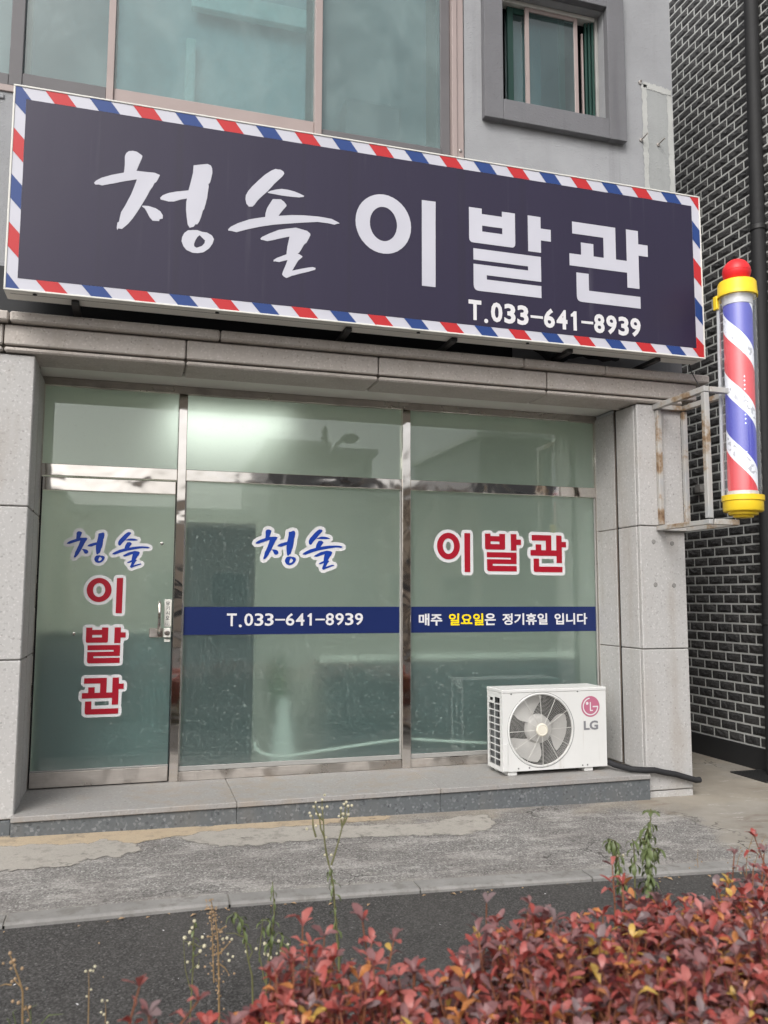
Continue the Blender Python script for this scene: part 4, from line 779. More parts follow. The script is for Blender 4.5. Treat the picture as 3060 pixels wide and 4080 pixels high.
bpart('frame_post', M['pink_alu'], lw, -2.2, -2.15, YW-.022, YW+.09, WZ0+.046, WZ1, .003)
MB().lathe((2.205, YW-.011, 4.72), [(.012, 0), (.012, .005), (.004, .007)], 10, (0, -1, 0)).build('screw', M['steel_dull'], lw)
def upane(x0, x1, rail, z, mat_r, back, y=YW+.03):
    mb = MB().box(x0, x1, y, y+.006, z, WZ1); o = mb.build('window_pane', M['tinted'], lw)
    bpart('sash_rail', mat_r, lw, x0, x1, YW-.004, YW+.05, WZ0+.046, z, .003)
    if back: MB().box(x0, x1, YW+.34, YW+.35, WZ0+.05, WZ1-.01).build('blind', back, lw)
upane(-.244, 1.101, 0, 4.757, M['pink_alu'], M['blind'])
upane(-.799, -.291, 0, 4.755, M['grey_alu'], M['blind_dark'])
upane(-2.149, -.881, 0, 4.735, M['grey_alu'], M['blind_dark'])
upane(1.154, 2.061, 0, 4.715, M['grey_alu'], M['blind_dark'])
bpart('valance', M['blind_light'], lw, .25, 1.09, YW+.24, YW+.30, 5.62, 5.78, .01)
bpart('inner_post', M['blind_light'], lw, .22, .29, YW+.27, YW+.33, 4.68, 5.40, .005)
bpart('stored_box', M['ac_grey'], lw, 1.36, 1.78, YW+.12, YW+.32, 4.68, 5.06, .01)
bpart('wall_sill', M['stucco'], uw, -3.6, -.9, YW-.012, YW-.001, 4.560, 4.594, .004)
# small window: projecting render surround, sliding sashes
for nm, a in (('surround_bar', (2.385, SX0-.001, 4.996, 6.27)), ('surround_bar', (SX1+.001, 3.600, 4.996, 6.27)), ('surround_bar', (SX0, SX1, 4.996, SZ0-.001)), ('surround_bar', (SX0, SX1, SZ1+.001, 6.27))):
    MB().bbox(a[0], a[1], YW-.062, YW-.001, a[2], a[3], .004).build(nm, M['stucco_dark'], uw)
sw = MB().bbox(SX0+.002, SX1-.002, YW+.075, YW+.155, SZ0+.001, SZ0+.030, .003).build('small_window_frame', M['white_alu'], bld)
bpart('frame_bar', M['bead'], sw, SX1-.028, SX1-.002, YW+.075, YW+.155, SZ0+.031, SZ1-.002, .002)
bpart('frame_bar', M['green_pvc'], sw, SX0+.002, SX0+.026, YW+.075, YW+.155, SZ0+.031, SZ1-.002, .002)
bpart('frame_bar', M['white_alu'], sw, SX0+.027, SX1-.029, YW+.075, YW+.155, SZ1-.035, SZ1-.002, .002)
def sash(x0, x1, y, mat, t=.033):
    o = bpart('sash', mat, sw, x0, x1, y, y+.024, SZ0+.031, SZ0+.031+t+.012, .003)
    for a in ((x0, x0+t, SZ0+.076, SZ1-.036), (x1-t, x1, SZ0+.076, SZ1-.036)): bpart('sash_stile', mat, o, a[0], a[1], y, y+.024, a[2], a[3], .003)
    bpart('sash_rail', mat, o, x0+t+.001, x1-t-.001, y+.001, y+.023, SZ1-.036-t, SZ1-.036, .003)
    MB().box(x0+t, x1-t, y+.009, y+.014, SZ0+.076, SZ1-.037-t).build('pane', M['sash_glass'], o)
sash(2.800, 3.262, YW+.080, M['pink_alu'])
sash(2.66, 3.16, YW+.112, M['green_pvc'], .05)
MB().box(2.68, 2.99, YW+.20, YW+.21, SZ0+.04, SZ1-.02).build('blind', M['blind_dark'], sw)
for k_ in range(3): bpart('green_track', M['green_pvc'], sw, 3.345+k_*.025, 3.362+k_*.025, YW+.11-k_*.012, YW+.13-k_*.012, SZ0+.031, SZ1-.036, .002)
bpart('inner_stile', M['pink_alu'], sw, 3.322, 3.338, YW+.125, YW+.145, SZ0+.03, SZ1-.12, .003)
# bare cement patch and pale caulk lines at the corner of the wall, anchor bolts
MB().box(3.805, 4.055, YW-.003, YW-.0005, 4.35, 5.535).build('cement_patch', M['patch'], uw)
def caulk(pts, w, seed):
    r = random.Random(seed); L, R_ = [], []
    n = 40
    for k in range(n+1):
        t = k/n; x = pts[0][0]+(pts[1][0]-pts[0][0])*t; z = pts[0][1]+(pts[1][1]-pts[0][1])*t
        d = Vector((pts[1][1]-pts[0][1], -(pts[1][0]-pts[0][0]))).normalized()
        a, b = w*(.5+r.uniform(-.14, .16)), w*(.5+r.uniform(-.16, .14))
        L.append((x+d.x*a, z+d.y*a)); R_.append((x-d.x*b, z-d.y*b))
    m_ = MB(); vs = [(x, YW-.006, z) for x, z in L]+[(x, YW-.006, z) for x, z in R_]
    m_.add(vs, [(k+1, k, n+1+k, n+2+k) for k in range(n)])
    return m_.build('caulk_line', M['caulk'], uw)
caulk([(3.805, 4.35), (3.805, 5.55)], .045, 1); caulk([(4.045, 4.35), (4.040, 5.50)], .045, 2); caulk([(3.80, 5.55), (4.06, 5.52)], .05, 3)
for x, z in ((3.77, 5.559), (3.764, 5.068), (3.921, 5.054)):
    q = MB().tube([(x, YW+.01, z), (x+.004, YW-.09 if z < 5.5 else YW-.02, z+.012)], .006, 7).build('anchor_bolt', M['steel_dull'], uw)
    MB().lathe((x, YW-.001, z), [(.016, 0), (.016, .010), (.008, .011)], 6, (0, -1, 0)).build('bolt_nut', M['steel_dull'], q)

# ------------------------------------------------------------------ black sheet under the sign
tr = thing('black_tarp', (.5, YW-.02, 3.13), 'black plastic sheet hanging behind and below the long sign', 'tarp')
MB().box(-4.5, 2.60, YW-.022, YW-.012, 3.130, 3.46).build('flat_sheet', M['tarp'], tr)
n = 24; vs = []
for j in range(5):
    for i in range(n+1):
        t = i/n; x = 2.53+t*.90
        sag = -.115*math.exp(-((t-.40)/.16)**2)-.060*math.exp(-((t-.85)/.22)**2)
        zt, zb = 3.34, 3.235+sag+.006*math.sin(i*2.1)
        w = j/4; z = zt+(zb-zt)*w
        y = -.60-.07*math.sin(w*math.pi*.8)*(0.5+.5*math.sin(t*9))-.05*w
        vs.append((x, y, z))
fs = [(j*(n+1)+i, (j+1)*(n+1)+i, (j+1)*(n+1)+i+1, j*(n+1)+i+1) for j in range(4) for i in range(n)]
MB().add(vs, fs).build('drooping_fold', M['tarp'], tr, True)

# ------------------------------------------------------------------ main sign
SY = -.95; SXA, SXB, SZA, SZB = -.785, 3.983, 3.178, 4.434
sg = thing('shop_sign', (1.6, SY, SZA), 'long dark purple barber shop sign with red, white and blue striped border', 'sign')
FW = .011
mb = MB(); mb.bbox(SXA, SXB, SY+.004, SY+.165, SZA, SZB, .004); mb.build('sign_box', M['white_alu'], sg)
for a in ((SXA, SXB, SZB-FW, SZB), (SXA, SXB, SZA, SZA+FW), (SXA, SXA+FW, SZA+FW+.0005, SZB-FW-.0005), (SXB-FW, SXB, SZA+FW+.0005, SZB-FW-.0005)):
    bpart('frame_edge', M['white_alu'], sg, a[0], a[1], SY-.006, SY+.0035, a[2], a[3], .002)
ox0, ox1, oz0, oz1 = SXA+FW, SXB-FW, SZA+FW, SZB-FW
ix0, ix1, iz0, iz1 = -.713, 3.907, 3.254, 4.350
MB().box(ox0, ox1, SY-.0005, SY+.0035, oz0, oz1).build('white_ground', M['sign_white'], sg)
MB().box(ix0, ix1, SY-.0022, SY-.0008, iz0, iz1).build('face_panel', M['sign_face'], sg)
Ys = SY-.0022
def stripe(pts, mat): MB().sheet([pts], lambda a, b: (a, Ys, b)).build('stripe', mat, sg)
sl_ = .056
k = 0; x = -.612
while x < 3.80:                                           # top and bottom edges
    mt = M['sign_red'] if k % 2 == 0 else M['sign_blue']
    stripe([(x+sl_, iz1+.001), (x+.122+sl_, iz1+.001), (x+.122, oz1), (x, oz1)], mt)
    xb = x-.003
    stripe([(xb+sl_, oz0), (xb+.122+sl_, oz0), (xb+.122, iz0-.001), (xb, iz0-.001)], mt)
    x += .2504; k += 1
stripe([(3.894, oz1), (ox1, oz1), (ox1, 4.322)][::-1], M['sign_red'])
stripe([(3.873, iz0-.001), (3.928, oz0), (ox1, oz0), (ox1, 3.281), (ix1+.001, 3.341), (ix1+.001, iz0-.001)], M['sign_red'])
for z0, z1, mt in ((4.237, 4.089, 'sign_blue'), (3.947, 3.796, 'sign_red'), (3.643, 3.500, 'sign_blue')):
    stripe([(ix1+.001, z1), (ox1, z1-.068), (ox1, z0-.070), (ix1+.001, z0)], M[mt])
stripe([(ox0, oz1), (-.742, oz1), (-.686, iz1+.001), (ix0-.001, iz1+.001), (ix0-.001, 4.253), (ox0, 4.318)], M['sign_blue'])
for z0, z1, mt in ((4.165, 4.022, 'sign_red'), (3.880, 3.733, 'sign_blue'), (3.587, 3.440, 'sign_red')):
    stripe([(ox0, z1), (ix0-.001, z1-.066), (ix0-.001, z0-.066), (ox0, z0)], M[mt])
stripe([(ox0, oz0), (-.699, oz0), (ox0, 3.284)], M['sign_blue'])
for gname in ('cheong', 'sol', 'i', 'bal', 'gwan'):
    bb = SIGN_BOX[gname]; mb = MB()
    for o, hs_ in GLYPH[gname]:
        mb.sheet([o]+hs_, lambda a, b: (bb[0]+a*(bb[1]-bb[0]), SY-.0042, bb[2]+b*(bb[3]-bb[2])))
    mb.build('letter', M['sign_white'], sg)
phone(sg, 2.098, 3.436, 3.290, 3.430, SY-.0042, M['white_vinyl'], .035)
for x in (-.40, 1.28, 2.02, 2.9, 3.62):
    bpart('mount_bracket', M['darkmetal'], sg, x-.022, x+.022, SY+.06, YW-.001, SZA-.028, SZA-.0005, .003)
for x in (-.62, .43, 1.75, 2.55): MB().lathe((x, SY+.03, SZA+.001), [(.012, 0), (.012, .008), (.004, .010)], 8, (0, 0, -1)).build('bolt', M['darkmetal'], sg)
MB().box(SXA+.03, SXB-.03, SY+.052, SY+.056, SZA-.0008, SZA+.001).build('seam', M['darkmetal'], sg)
wr = MB().tube([(3.955, -.80, 3.185), (3.962, -.81, 3.12), (3.985, -.83, 3.05), (3.99, -.86, 3.0), (3.97, -.92, 2.95), (3.90, -1.0, 2.90), (3.86, -1.05, 2.875)], .004, 6).build('wire', M['darkmetal'], None, True)
tag(wr, 'thin wire running from the sign corner down to the pole bracket', 'wire')

# ------------------------------------------------------------------ barber pole and its bracket
br = thing('pole_bracket', (3.85, -.66, 1.95), 'rusty white steel box frame bolted to the right pillar holding the barber pole', 'bracket')
def bar(a, b, t=.036, nm='frame_bar'):
    a, b = Vector(a), Vector(b); lo = [min(a[i], b[i])-t/2 for i in range(3)]; hi = [max(a[i], b[i])+t/2 for i in range(3)]
    MB().bbox(lo[0], hi[0], lo[1], hi[1], lo[2], hi[2], .003).build(nm, M['steel_paint'], br)
yb = YP-.023; yf = -1.235
bar((3.757, yb, 1.985), (3.757, yb, 2.82)); bar((3.985, yb, 1.985), (3.985, yb, 2.82))
bar((3.742, yb, 2.864), (3.742, yf, 2.864), .040); bar((3.742, yb, 1.940), (3.742, yf, 1.940), .034)
bar((3.985, yb, 2.864), (3.985, yf+.05, 2.864), .038); bar((3.985, yb, 1.940), (3.985, yf+.05, 1.940), .038)
bar((3.742, yf, 1.985), (3.742, yf, 2.82), .040)
bar((3.79, yf, 2.864), (3.955, yf, 2.864), .038); bar((3.79, yf, 1.940), (3.955, yf, 1.940), .038)
bar((3.80, yb, 2.864), (3.945, yb, 2.864), .036); bar((3.80, yb, 1.940), (3.945, yb, 1.940), .036)
PB, PT = Vector((4.010, -1.25, 2.0)), Vector((4.036, -1.25, 3.70))
ax = (PT-PB).normalized()
bp = thing('barber_pole', PB, 'lit barber pole with red ball, yellow caps and spiralling stripes', 'barber pole')
def pz(h): return PB+ax*h
MB().lathe(PB, [(.031, -.026), (.065, -.024), (.067, -.010), (.096, -.006), (.098, .012), (.127, .016), (.132, .024), (.132, .085), (.139, .088), (.139, .125), (.115, .125)], 40, ax).build('bottom_cap', M['yellow_plastic'], bp, True)
MB().lathe(PB, [(.115, 1.545), (.136, 1.545), (.136, 1.572), (.132, 1.578), (.129, 1.645), (.123, 1.655), (.07, 1.660)], 40, ax).build('top_cap', M['yellow_plastic'], bp, True)
bz = 1.732
prof = [(.062, 1.655)]+[(.096*math.cos(t), bz+.096*math.sin(t)) for t in [math.radians(a) for a in range(-48, 90, 8)]]+[(.002, bz+.096)]
ball = MB().lathe(PB, prof, 36, ax).build('ball', M['red_plastic'], bp, True)
MB().lathe(PB, [(.0961, bz-.001), (.0972, bz+.002), (.0961, bz+.005)], 36, ax, False).build('seam_ring', M['red_plastic'], ball, True)
MB().lathe(PB, [(.126, .12), (.126, 1.55)], 40, ax, False).build('clear_tube', M['tube'], bp, True)
me = MB().lathe((0, 0, 0), [(.097, .155), (.097, 1.48)], 48)
inn = me.build('striped_drum', M['barber'], None, True); inn.parent = bp; inn.rotation_euler = ax.to_track_quat('Z', 'Y').to_euler(); inn.location = (0, 0, 0)
MB().lathe(PB, [(.103, .126), (.103, .154), (.05, .154)], 36, ax).build('drum_flange', M['white_vinyl'], bp, True)
MB().lathe(PB, [(.05, 1.482), (.103, 1.482), (.103, 1.545)], 36, ax).build('drum_flange', M['white_vinyl'], bp, True)
c0 = Vector((-.100, .080, 0))
MB().tube([pz(.09)+c0, pz(.8)+c0, pz(1.56)+c0], .013, 10).build('back_channel', M['clear_grey'], bp, True)
bpart('hinge_tab', M['yellow_plastic'], bp, 3.905, 3.925, -1.19, -1.15, 3.47, 3.57, .004)
for zz in (2.33, 2.36, 2.39, 2.42, 2.62, 2.65, 2.68, 2.86, 2.89, 2.92, 2.95, 3.12, 3.15, 3.2):
    c = pz(zz-2.0); a = math.radians(-112)
    p = c+Vector((math.cos(a)*.0985, math.sin(a)*.0985, 0))
    MB().lathe(p-Vector((0, 0, .004)), [(.001, 0), (.0032, .001), (.0032, .004), (.001, .005)], 8).build('led_dot', M['led'], bp, True)

# ------------------------------------------------------------------ air conditioner
ac = thing('air_conditioner', (2.94, -.37, ZS), 'white outdoor air conditioner unit with round fan on the step', 'air conditioner')
ax0, ax1, ay0, ay1, az0, az1 = 2.520, 3.353, -.500, -.236, .196, .760
fcx, fcz, fr_ = 2.822, .478, .250
circ = [(fcx+fr_*math.cos(2*math.pi*k/56), fcz+fr_*math.sin(2*math.pi*k/56)) for k in range(56)]
MB().sheet([[(ax0, az0), (ax1, az0), (ax1, az1), (ax0, az1)], circ], lambda a, b: (a, ay0, b)).build('front_panel', M['ac_white'], ac)
mb = MB()
mb.add([(ax0, ay0, az1), (ax1, ay0, az1), (ax1, ay1, az1), (ax0, ay1, az1)], [(0, 1, 2, 3)])
mb.add([(ax0, ay0, az0), (ax1, ay0, az0), (ax1, ay1, az0), (ax0, ay1, az0)], [(3, 2, 1, 0)])
mb.add([(ax1, ay0, az0), (ax1, ay1, az0), (ax1, ay1, az1), (ax1, ay0, az1)], [(0, 1, 2, 3)])
mb.add([(ax0, ay1, az0), (ax1, ay1, az0), (ax1, ay1, az1), (ax0, ay1, az1)], [(3, 2, 1, 0)])
mb.build('casing', M['ac_white'], ac)
bpart('top_lid', M['ac_white'], ac, ax0-.003, ax1+.003, ay0-.004, ay1+.004, az1-.018, az1+.006, .004)
holes = []
for r_ in range(10):
    z1_ = az1-.055-r_*.0485; z0_ = z1_-.040
    for (ya, yb_) in ((ay0+.045, ay0+.125), (ay0+.138, ay0+.228)):
        if r_ == 0 and ya > ay0+.1: holes.append([(ya+.025, z0_+.010), (yb_-.015, z0_+.010), (yb_-.015, z1_-.008), (ya+.025, z1_-.008)])
        else: holes.append([(ya, z0_), (yb_, z0_), (yb_, z1_), (ya, z1_)])
MB().sheet([[(ay0, az0), (ay1, az0), (ay1, az1), (ay0, az1)]]+holes, lambda a, b: (ax0, a, b)).build('side_grille', M['ac_white'], ac)
MB().box(ax0+.022, ax0+.026, ay0+.13, ay1-.01, az0+.02, az1-.03).box(ax0+.05, ax0+.054, ay0+.01, ay0+.13, az0+.02, az1-.03).build('heat_fins', M['ac_grey'], ac)
MB().lathe((fcx, ay0, fcz), [(fr_, .0), (fr_, .09), (.02, .092)], 56, (0, 1, 0), False).build('fan_shroud', M['ac_black'], ac, True)
MB().lathe((fcx, ay0-.001, fcz), [(fr_-.004, .006), (fr_+.002, -.004), (fr_+.010, -.002), (fr_+.012, .001)], 56, (0, 1, 0), False).build('bezel_ring', M['ac_white'], ac, True)
MB().lathe((fcx, ay0-.001, fcz), [(fr_+.0125, .0012), (fr_+.0155, -.0005)], 56, (0, 1, 0), False).build('bezel_groove', M['ac_grey'], ac)
fan = MB().lathe((fcx, ay0+.060, fcz), [(.105, 0), (.098, -.03), (.085, -.040), (.01, -.042)], 32, (0, 1, 0)).build('fan', M['ac_blade'], ac, True)
def blade(a0):
    n1, n2 = 10, 6; vs = []
    for i in range(n1+1):
        t = i/n1
        for j in range(n2+1):
            s_ = j/n2; r_ = .095+s_*.140
            sweep = math.radians(66)*(.66+.48*math.sin(s_*2.2)); a = a0+(t-.5)*sweep-s_*.28
            vs.append((fcx+r_*math.cos(a), ay0+.075-.045*t+.01*s_, fcz+r_*math.sin(a)))
    MB().add(vs, [(i*(n2+1)+j, i*(n2+1)+j+1, (i+1)*(n2+1)+j+1, (i+1)*(n2+1)+j) for i in range(n1) for j in range(n2)]).build('blade', M['ac_blade'], fan, True)
for a in (5, 128, 248): blade(math.radians(a))
gd = MB()
for k in range(22):
    r_ = .055+k*(fr_-.060)/21; yy = ay0-.012+.010*(r_/fr_)**2
    gd.tube([(fcx+r_*math.cos(2*math.pi*i/48), yy, fcz+r_*math.sin(2*math.pi*i/48)) for i in range(49)], .0010, 4, False)
gd = gd.build('fan_guard', M['ac_wire'], ac)
for k in range(12):
    a = math.radians(k*30+2)
    MB().tube([(fcx+.04*math.cos(a), ay0-.0145, fcz+.04*math.sin(a)), (fcx+.15*math.cos(a), ay0-.013, fcz+.15*math.sin(a)), (fcx+(fr_+.004)*math.cos(a), ay0-.004, fcz+(fr_+.004)*math.sin(a))], .0022, 5).build('guard_spoke', M['ac_wire'], gd)
MB().lathe((fcx, ay0-.010, fcz), [(.047, 0), (.046, .008), (.036, .012), (.034, .009), (.002, .010)], 28, (0, -1, 0)).build('hub_cap', M['ac_hub'], gd, True)
bpart('corner_guard', M['ac_white'], ac, ax0+.002, ax0+.038, ay0-.006, ay0-.0005, az0+.005, az0+.195, .003)
for x in (2.60, 3.208): bpart('foot', M['ac_white'], ac, x-.035, x+.035, ay0+.012, ay1-.01, ZS+.0005, az0-.0005, .004)
for x, z in ((2.59, .735), (3.12, .740), (2.64, .215), (2.725, .216), (3.15, .212), (3.19, .213)): MB().lathe((x, ay0+.001, z), [(.006, 0), (.006, .003), (.002, .004)], 8, (0, -1, 0)).build('screw', M['ac_grey'], ac)
# round emblem and two letters
lx, lz, lr = 3.224, .628, .0755
yl = ay0-.0012
lg = MB().lathe((lx, ay0, lz), [(lr, .0004), (lr, .0012), (.001, .0013)], 40, (0, -1, 0)).build('emblem', M['logo_pink'], ac)
def arc(a0, a1, r_, w, nm='emblem_line', n=30):
    m_ = MB(); vs = []
    for i in range(n+1):
        a = math.radians(a0+(a1-a0)*i/n)
        vs += [(lx+(r_-w/2)*math.cos(a), yl-.0008, lz+(r_-w/2)*math.sin(a)), (lx+(r_+w/2)*math.cos(a), yl-.0008, lz+(r_+w/2)*math.sin(a))]
    m_.add(vs, [(2*i, 2*i+1, 2*i+3, 2*i+2) for i in range(n)]); m_.build(nm, M['white_vinyl'], lg)
arc(96, 358, .0595, .0085)
MB().box(lx+.018, lx+.063, yl-.0012, yl-.0004, lz-.006, lz+.003).build('emblem_line', M['white_vinyl'], lg)
MB().box(lx-.005, lx+.003, yl-.0012, yl-.0004, lz-.033, lz+.032).build('emblem_line', M['white_vinyl'], lg)
MB().box(lx+.003, lx+.019, yl-.0012, yl-.0004, lz-.033, lz-.025).build('emblem_line', M['white_vinyl'], lg)
MB().lathe((lx-.027, yl-.0004, lz+.023), [(.0105, 0), (.0105, .0008), (.001, .0009)], 16, (0, -1, 0)).build('emblem_dot', M['white_vinyl'], lg)
text_part('lettering', 'LG', 3.165, 3.284, .460, .526, ay0-.0015, M['print_grey'], ac, .035)
hz = MB().tube([(3.33, -.33, .25), (3.40, -.52, .205), (3.46, -.645, .194), (3.55, -.690, .192), (3.62, -.692, .188), (3.70, -.690, .168), (3.80, -.690, .148), (3.90, -.690, .118), (3.965, -.690, .098), (4.005, -.685, .098)], .021, 10).build('drain_hose', M['hose'], None, True)
tag(hz, 'black foam-wrapped hose from the air conditioner across the right pillar base', 'hose')

# ------------------------------------------------------------------ black brick building across the alley
BX = 5.154
bb_ = thing('brick_building', (7.5, 1, -.04), 'black split-face brick building across the alley on the right', 'building')
mw = MB().box(BX, 11, -1.3, 9, -.4, 9.5).build('mortar_wall', M['mortar'], bb_)
bpart('plinth', M['plinth'], mw, BX-.022, BX+.01, -1.3, 9, -.3, .150, .004)
PIT, BL = .0868, .198
rb = random.Random(5)
def brick_mesh(v):
    """rock-faced brick: long side along y, face towards -x"""
    ny, nz = 4, 3; L_, H_ = BL-.016, PIT-.016
    vs = []; fs = []; r = random.Random(100+v)
    for j in range(nz+1):
        for i in range(ny+1):
            ed = i in (0, ny) or j in (0, nz)
            vs.append((-(.001 if ed else .003+r.uniform(0, .011)), -L_/2+L_*i/ny+(0 if ed else r.uniform(-.01, .01)), -H_/2+H_*j/nz+(0 if ed else r.uniform(-.006, .006))))
    for j in range(nz):
        for i in range(ny):
            a = j*(ny+1)+i; fs.append((a, a+ny+1, a+ny+2, a+1))
    o = len(vs); rim = [i for i in range(ny+1)]+[j*(ny+1)+ny for j in range(1, nz+1)]+[nz*(ny+1)+i for i in range(ny-1, -1, -1)]+[j*(ny+1) for j in range(nz-1, 0, -1)]
    for i in rim: vs.append((.012, vs[i][1], vs[i][2]))
    for k in range(len(rim)): fs.append((rim[k], rim[(k+1) % len(rim)], o+(k+1) % len(rim), o+k))
    return vs, fs
VAR = [brick_mesh(v) for v in range(6)]
BME = []
for vs, fs in VAR:
    me = bpy.data.meshes.new('brick'); me.from_pydata(vs, [], fs); me.materials.append(M['brick']); BME.append(me)
def project(p):
    d = Vector(p)-CAM_LOC; z = d.dot(CF)
    return 1530+3300.85*d.dot(CR)/z, 2040-3300.85*d.dot(CU)/z, z
rows = []
nz_ = int((9.3-.155)/PIT)
for j in range(nz_):
    z = .155+PIT*(j+.5); off = (0 if j % 2 else BL/2)+.012
    for i in range(-6, 9):
        y = off+i*BL
        if y < -1.15: continue
        u, v, d = project((BX, y, z))
        if z > 7.6: continue
        hid = 0 if (2700 < u < 3075 and 0 <= v < 2990) else 1
        if 2690 < u < 2840 and 780 < v < 1440: hid = .5
        rows.append((hid, d, y, z))
rows.sort()
for k, (hid, d, y, z) in enumerate(rows[:300]):
    o = bpy.data.objects.new('brick', BME[rb.randrange(6)]); COL.objects.link(o); o.parent = mw; o.location = (BX, y, z)
rest = MB()
for hid, d, y, z in rows[300:]:
    vs, fs = VAR[rb.randrange(6)]; rest.add([(BX+a, y+b, z+c) for a, b, c in vs], fs)
struct(rest.build('bricks', M['brick'], mw), 'stuff')
dp = MB().tube([(5.088, -.205, -.05), (5.088, -.225, .95), (5.088, -.27, 3.2), (5.088, -.34, 6.8), (5.088, -.39, 9.4)], .060, 14).build('downpipe', M['plinth'], bb_, True)
for z, y in ((1.2, -.23), (4.6, -.298)): MB().lathe((5.088, y, z), [(.064, 0), (.068, .004), (.068, .04), (.064, .044)], 16).build('pipe_clip', M['darkmetal'], dp, True)
bpart('meter_box', M['kerb'], bb_, BX-.05, BX-.002, .62, .70, 2.42, 2.50, .004)
# drain grate in the alley
gr = thing('drain_grate', (5.0, -.2, hpave(5, -.2)), 'dark slotted drain grate let into the alley floor', 'grate')
zg = hpave(5.0, -.2)+.004
bpart('frame', M['darkmetal'], gr, 4.82, 5.13, -.42, -.40, zg-.02, zg+.008, .002)
bpart('frame', M['darkmetal'], gr, 4.82, 5.13, -.02, .0, zg-.02, zg+.008, .002)
for k in range(11): bpart('bar', M['darkmetal'], gr, 4.822+k*.029, 4.838+k*.029, -.399, -.021, zg-.02, zg+.006, .001)
MB().box(4.82, 5.13, -.40, -.02, zg-.021, zg-.001).build('pit', M['gap'], gr)
# ------------------------------------------------------------------ azalea hedge in the foreground
rh = random.Random(11)
hg = thing('azalea_hedge', (1.2, -4.1, -.05), 'red autumn azalea hedge across the lower right foreground', 'hedge')
FAR = [(-.10, -4.26), (.04, -4.14), (.25, -3.99), (.465, -3.86), (.765, -3.86), (1.118, -3.80), (1.547, -3.70), (2.107, -3.55), (2.6, -3.42), (3.4, -3.2)]
def yfar(x):
    for (a, b), (c, d) in zip(FAR, FAR[1:]):
        if a <= x <= c: return b+(d-b)*(x-a)/(c-a)
    return FAR[0][1] if x < FAR[0][0] else FAR[-1][1]
def ntop(x, y): return .035*math.sin(x*5.1+1.3)+.03*math.sin(y*6.3+x*2.2)+.025*math.sin(x*11.7+y*4.0)
def leaf_shape(l, w, fold=.25, curl=.15):
    """a small obovate leaf folded along its midrib, tip bent back"""
    mid = [(0, 0, 0), (.30, 0, .025), (.62, 0, .02), (.88, 0, -curl*.6), (1, 0, -curl)]
    vs = [(x*l, 0, z*l) for x, y, z in mid]; wd = ((.30, .30), (.62, .50), (.88, .34))
    for k, (t, ww) in enumerate(wd):
        z = mid[k+1][2]*l+w*fold*ww
        vs += [(l*t, w*ww, z), (l*t, -w*ww, z)]
    fs = [(0, 1, 5), (0, 6, 1), (1, 2, 7, 5), (1, 6, 8, 2), (2, 3, 9, 7), (2, 8, 10, 3), (3, 4, 9), (3, 10, 4)]
    return vs, fs
leaves = []; twigs = MB()
def pick():
    r = rh.random()
    return 0 if r < .24 else 1 if r < .48 else 2 if r < .76 else 3 if r < .82 else 4 if r < .89 else 5 if r < .915 else 6
def add_leaf(p, az, el, l, mi, roll):
    q = Matrix.Translation(p) @ Matrix.Rotation(az, 4, 'Z') @ Matrix.Rotation(-el, 4, 'Y') @ Matrix.Rotation(roll, 4, 'X')
    leaves.append((q, l, mi, p))
def shoot(x, y, zt, ln, dens=1.0):
    lean = Vector((rh.gauss(0, .16), rh.gauss(0, .16), 1)).normalized()
    base = Vector((x, y, zt))-lean*ln
    mid = base+lean*ln*.5+Vector((rh.gauss(0, .008), rh.gauss(0, .008), 0)); top = Vector((x, y, zt))
    twigs.tube([base, mid, top], [.0035, .0028, .0018], 5, False)
    tone = pick(); az = rh.uniform(0, 6.28)
    n = int(rh.randint(6, 9)*dens)
    for k in range(n):
        t = .25+.65*k/n; p = base.lerp(top, t); az += 2.4
        add_leaf(p, az+rh.gauss(0, .3), rh.uniform(.05, .65), rh.triangular(.016, .060, .036), tone if rh.random() < .5 else pick(), rh.gauss(0, .4))
    for k in range(rh.randint(4, 6)):
        az += 6.283/5
        add_leaf(top, az+rh.gauss(0, .25), rh.uniform(.45, 1.15), rh.triangular(.016, .056, .036), tone if rh.random() < .65 else pick(), rh.gauss(0, .35))
cnt = 0
while cnt < 1950:
    x = rh.uniform(-.12, 3.2); yf_ = yfar(x); d = rh.random()**1.15*1.15; y = yf_-d
    if y < -5.15: continue
    edge = clamp(d/.10, 0, 1)
    if x < .25 and rh.random() > clamp((x+.10)/.42, .05, 1): continue
    zt = .50+ntop(x, y)-(1-edge)*rh.uniform(0, .14)-clamp((.3-x)*.25, 0, .12)+rh.gauss(0, .030)
    if rh.random() < .06: zt += rh.uniform(.015, .045)
    shoot(x, y, zt, rh.uniform(.10, .22)); cnt += 1
    # a lower shoot in the same spot fills the body
    if rh.random() < .75: shoot(x+rh.gauss(0, .03), y+rh.gauss(0, .03), zt-rh.uniform(.07, .22), .16, .8)
for x, y, zt in ((.035, -4.04, .58), (.16, -4.05, .54), (.44, -3.80, .575), (.50, -3.79, .54), (.60, -3.80, .57), (.98, -3.74, .56), (1.46, -3.62, .585), (2.1, -3.50, .59), (1.98, -3.54, .55)):
    shoot(x, y, zt, .24, 1.3); shoot(x+.02, y-.02, zt-.05, .18)
struct(twigs.build('twigs', M['twig'], hg), 'stuff')
tk = MB()
for k in range(90):
    x = rh.uniform(0, 3.1); y = yfar(x)-rh.uniform(.06, 1.1); zg = hroad(x, y)
    tk.tube([(x, y, zg-.02), (x+rh.gauss(0, .04), y+rh.gauss(0, .04), .22), (x+rh.gauss(0, .09), y+rh.gauss(0, .09), .45)], [.008, .006, .004], 5, False)
struct(tk.build('stems', M['twig'], hg), 'stuff')
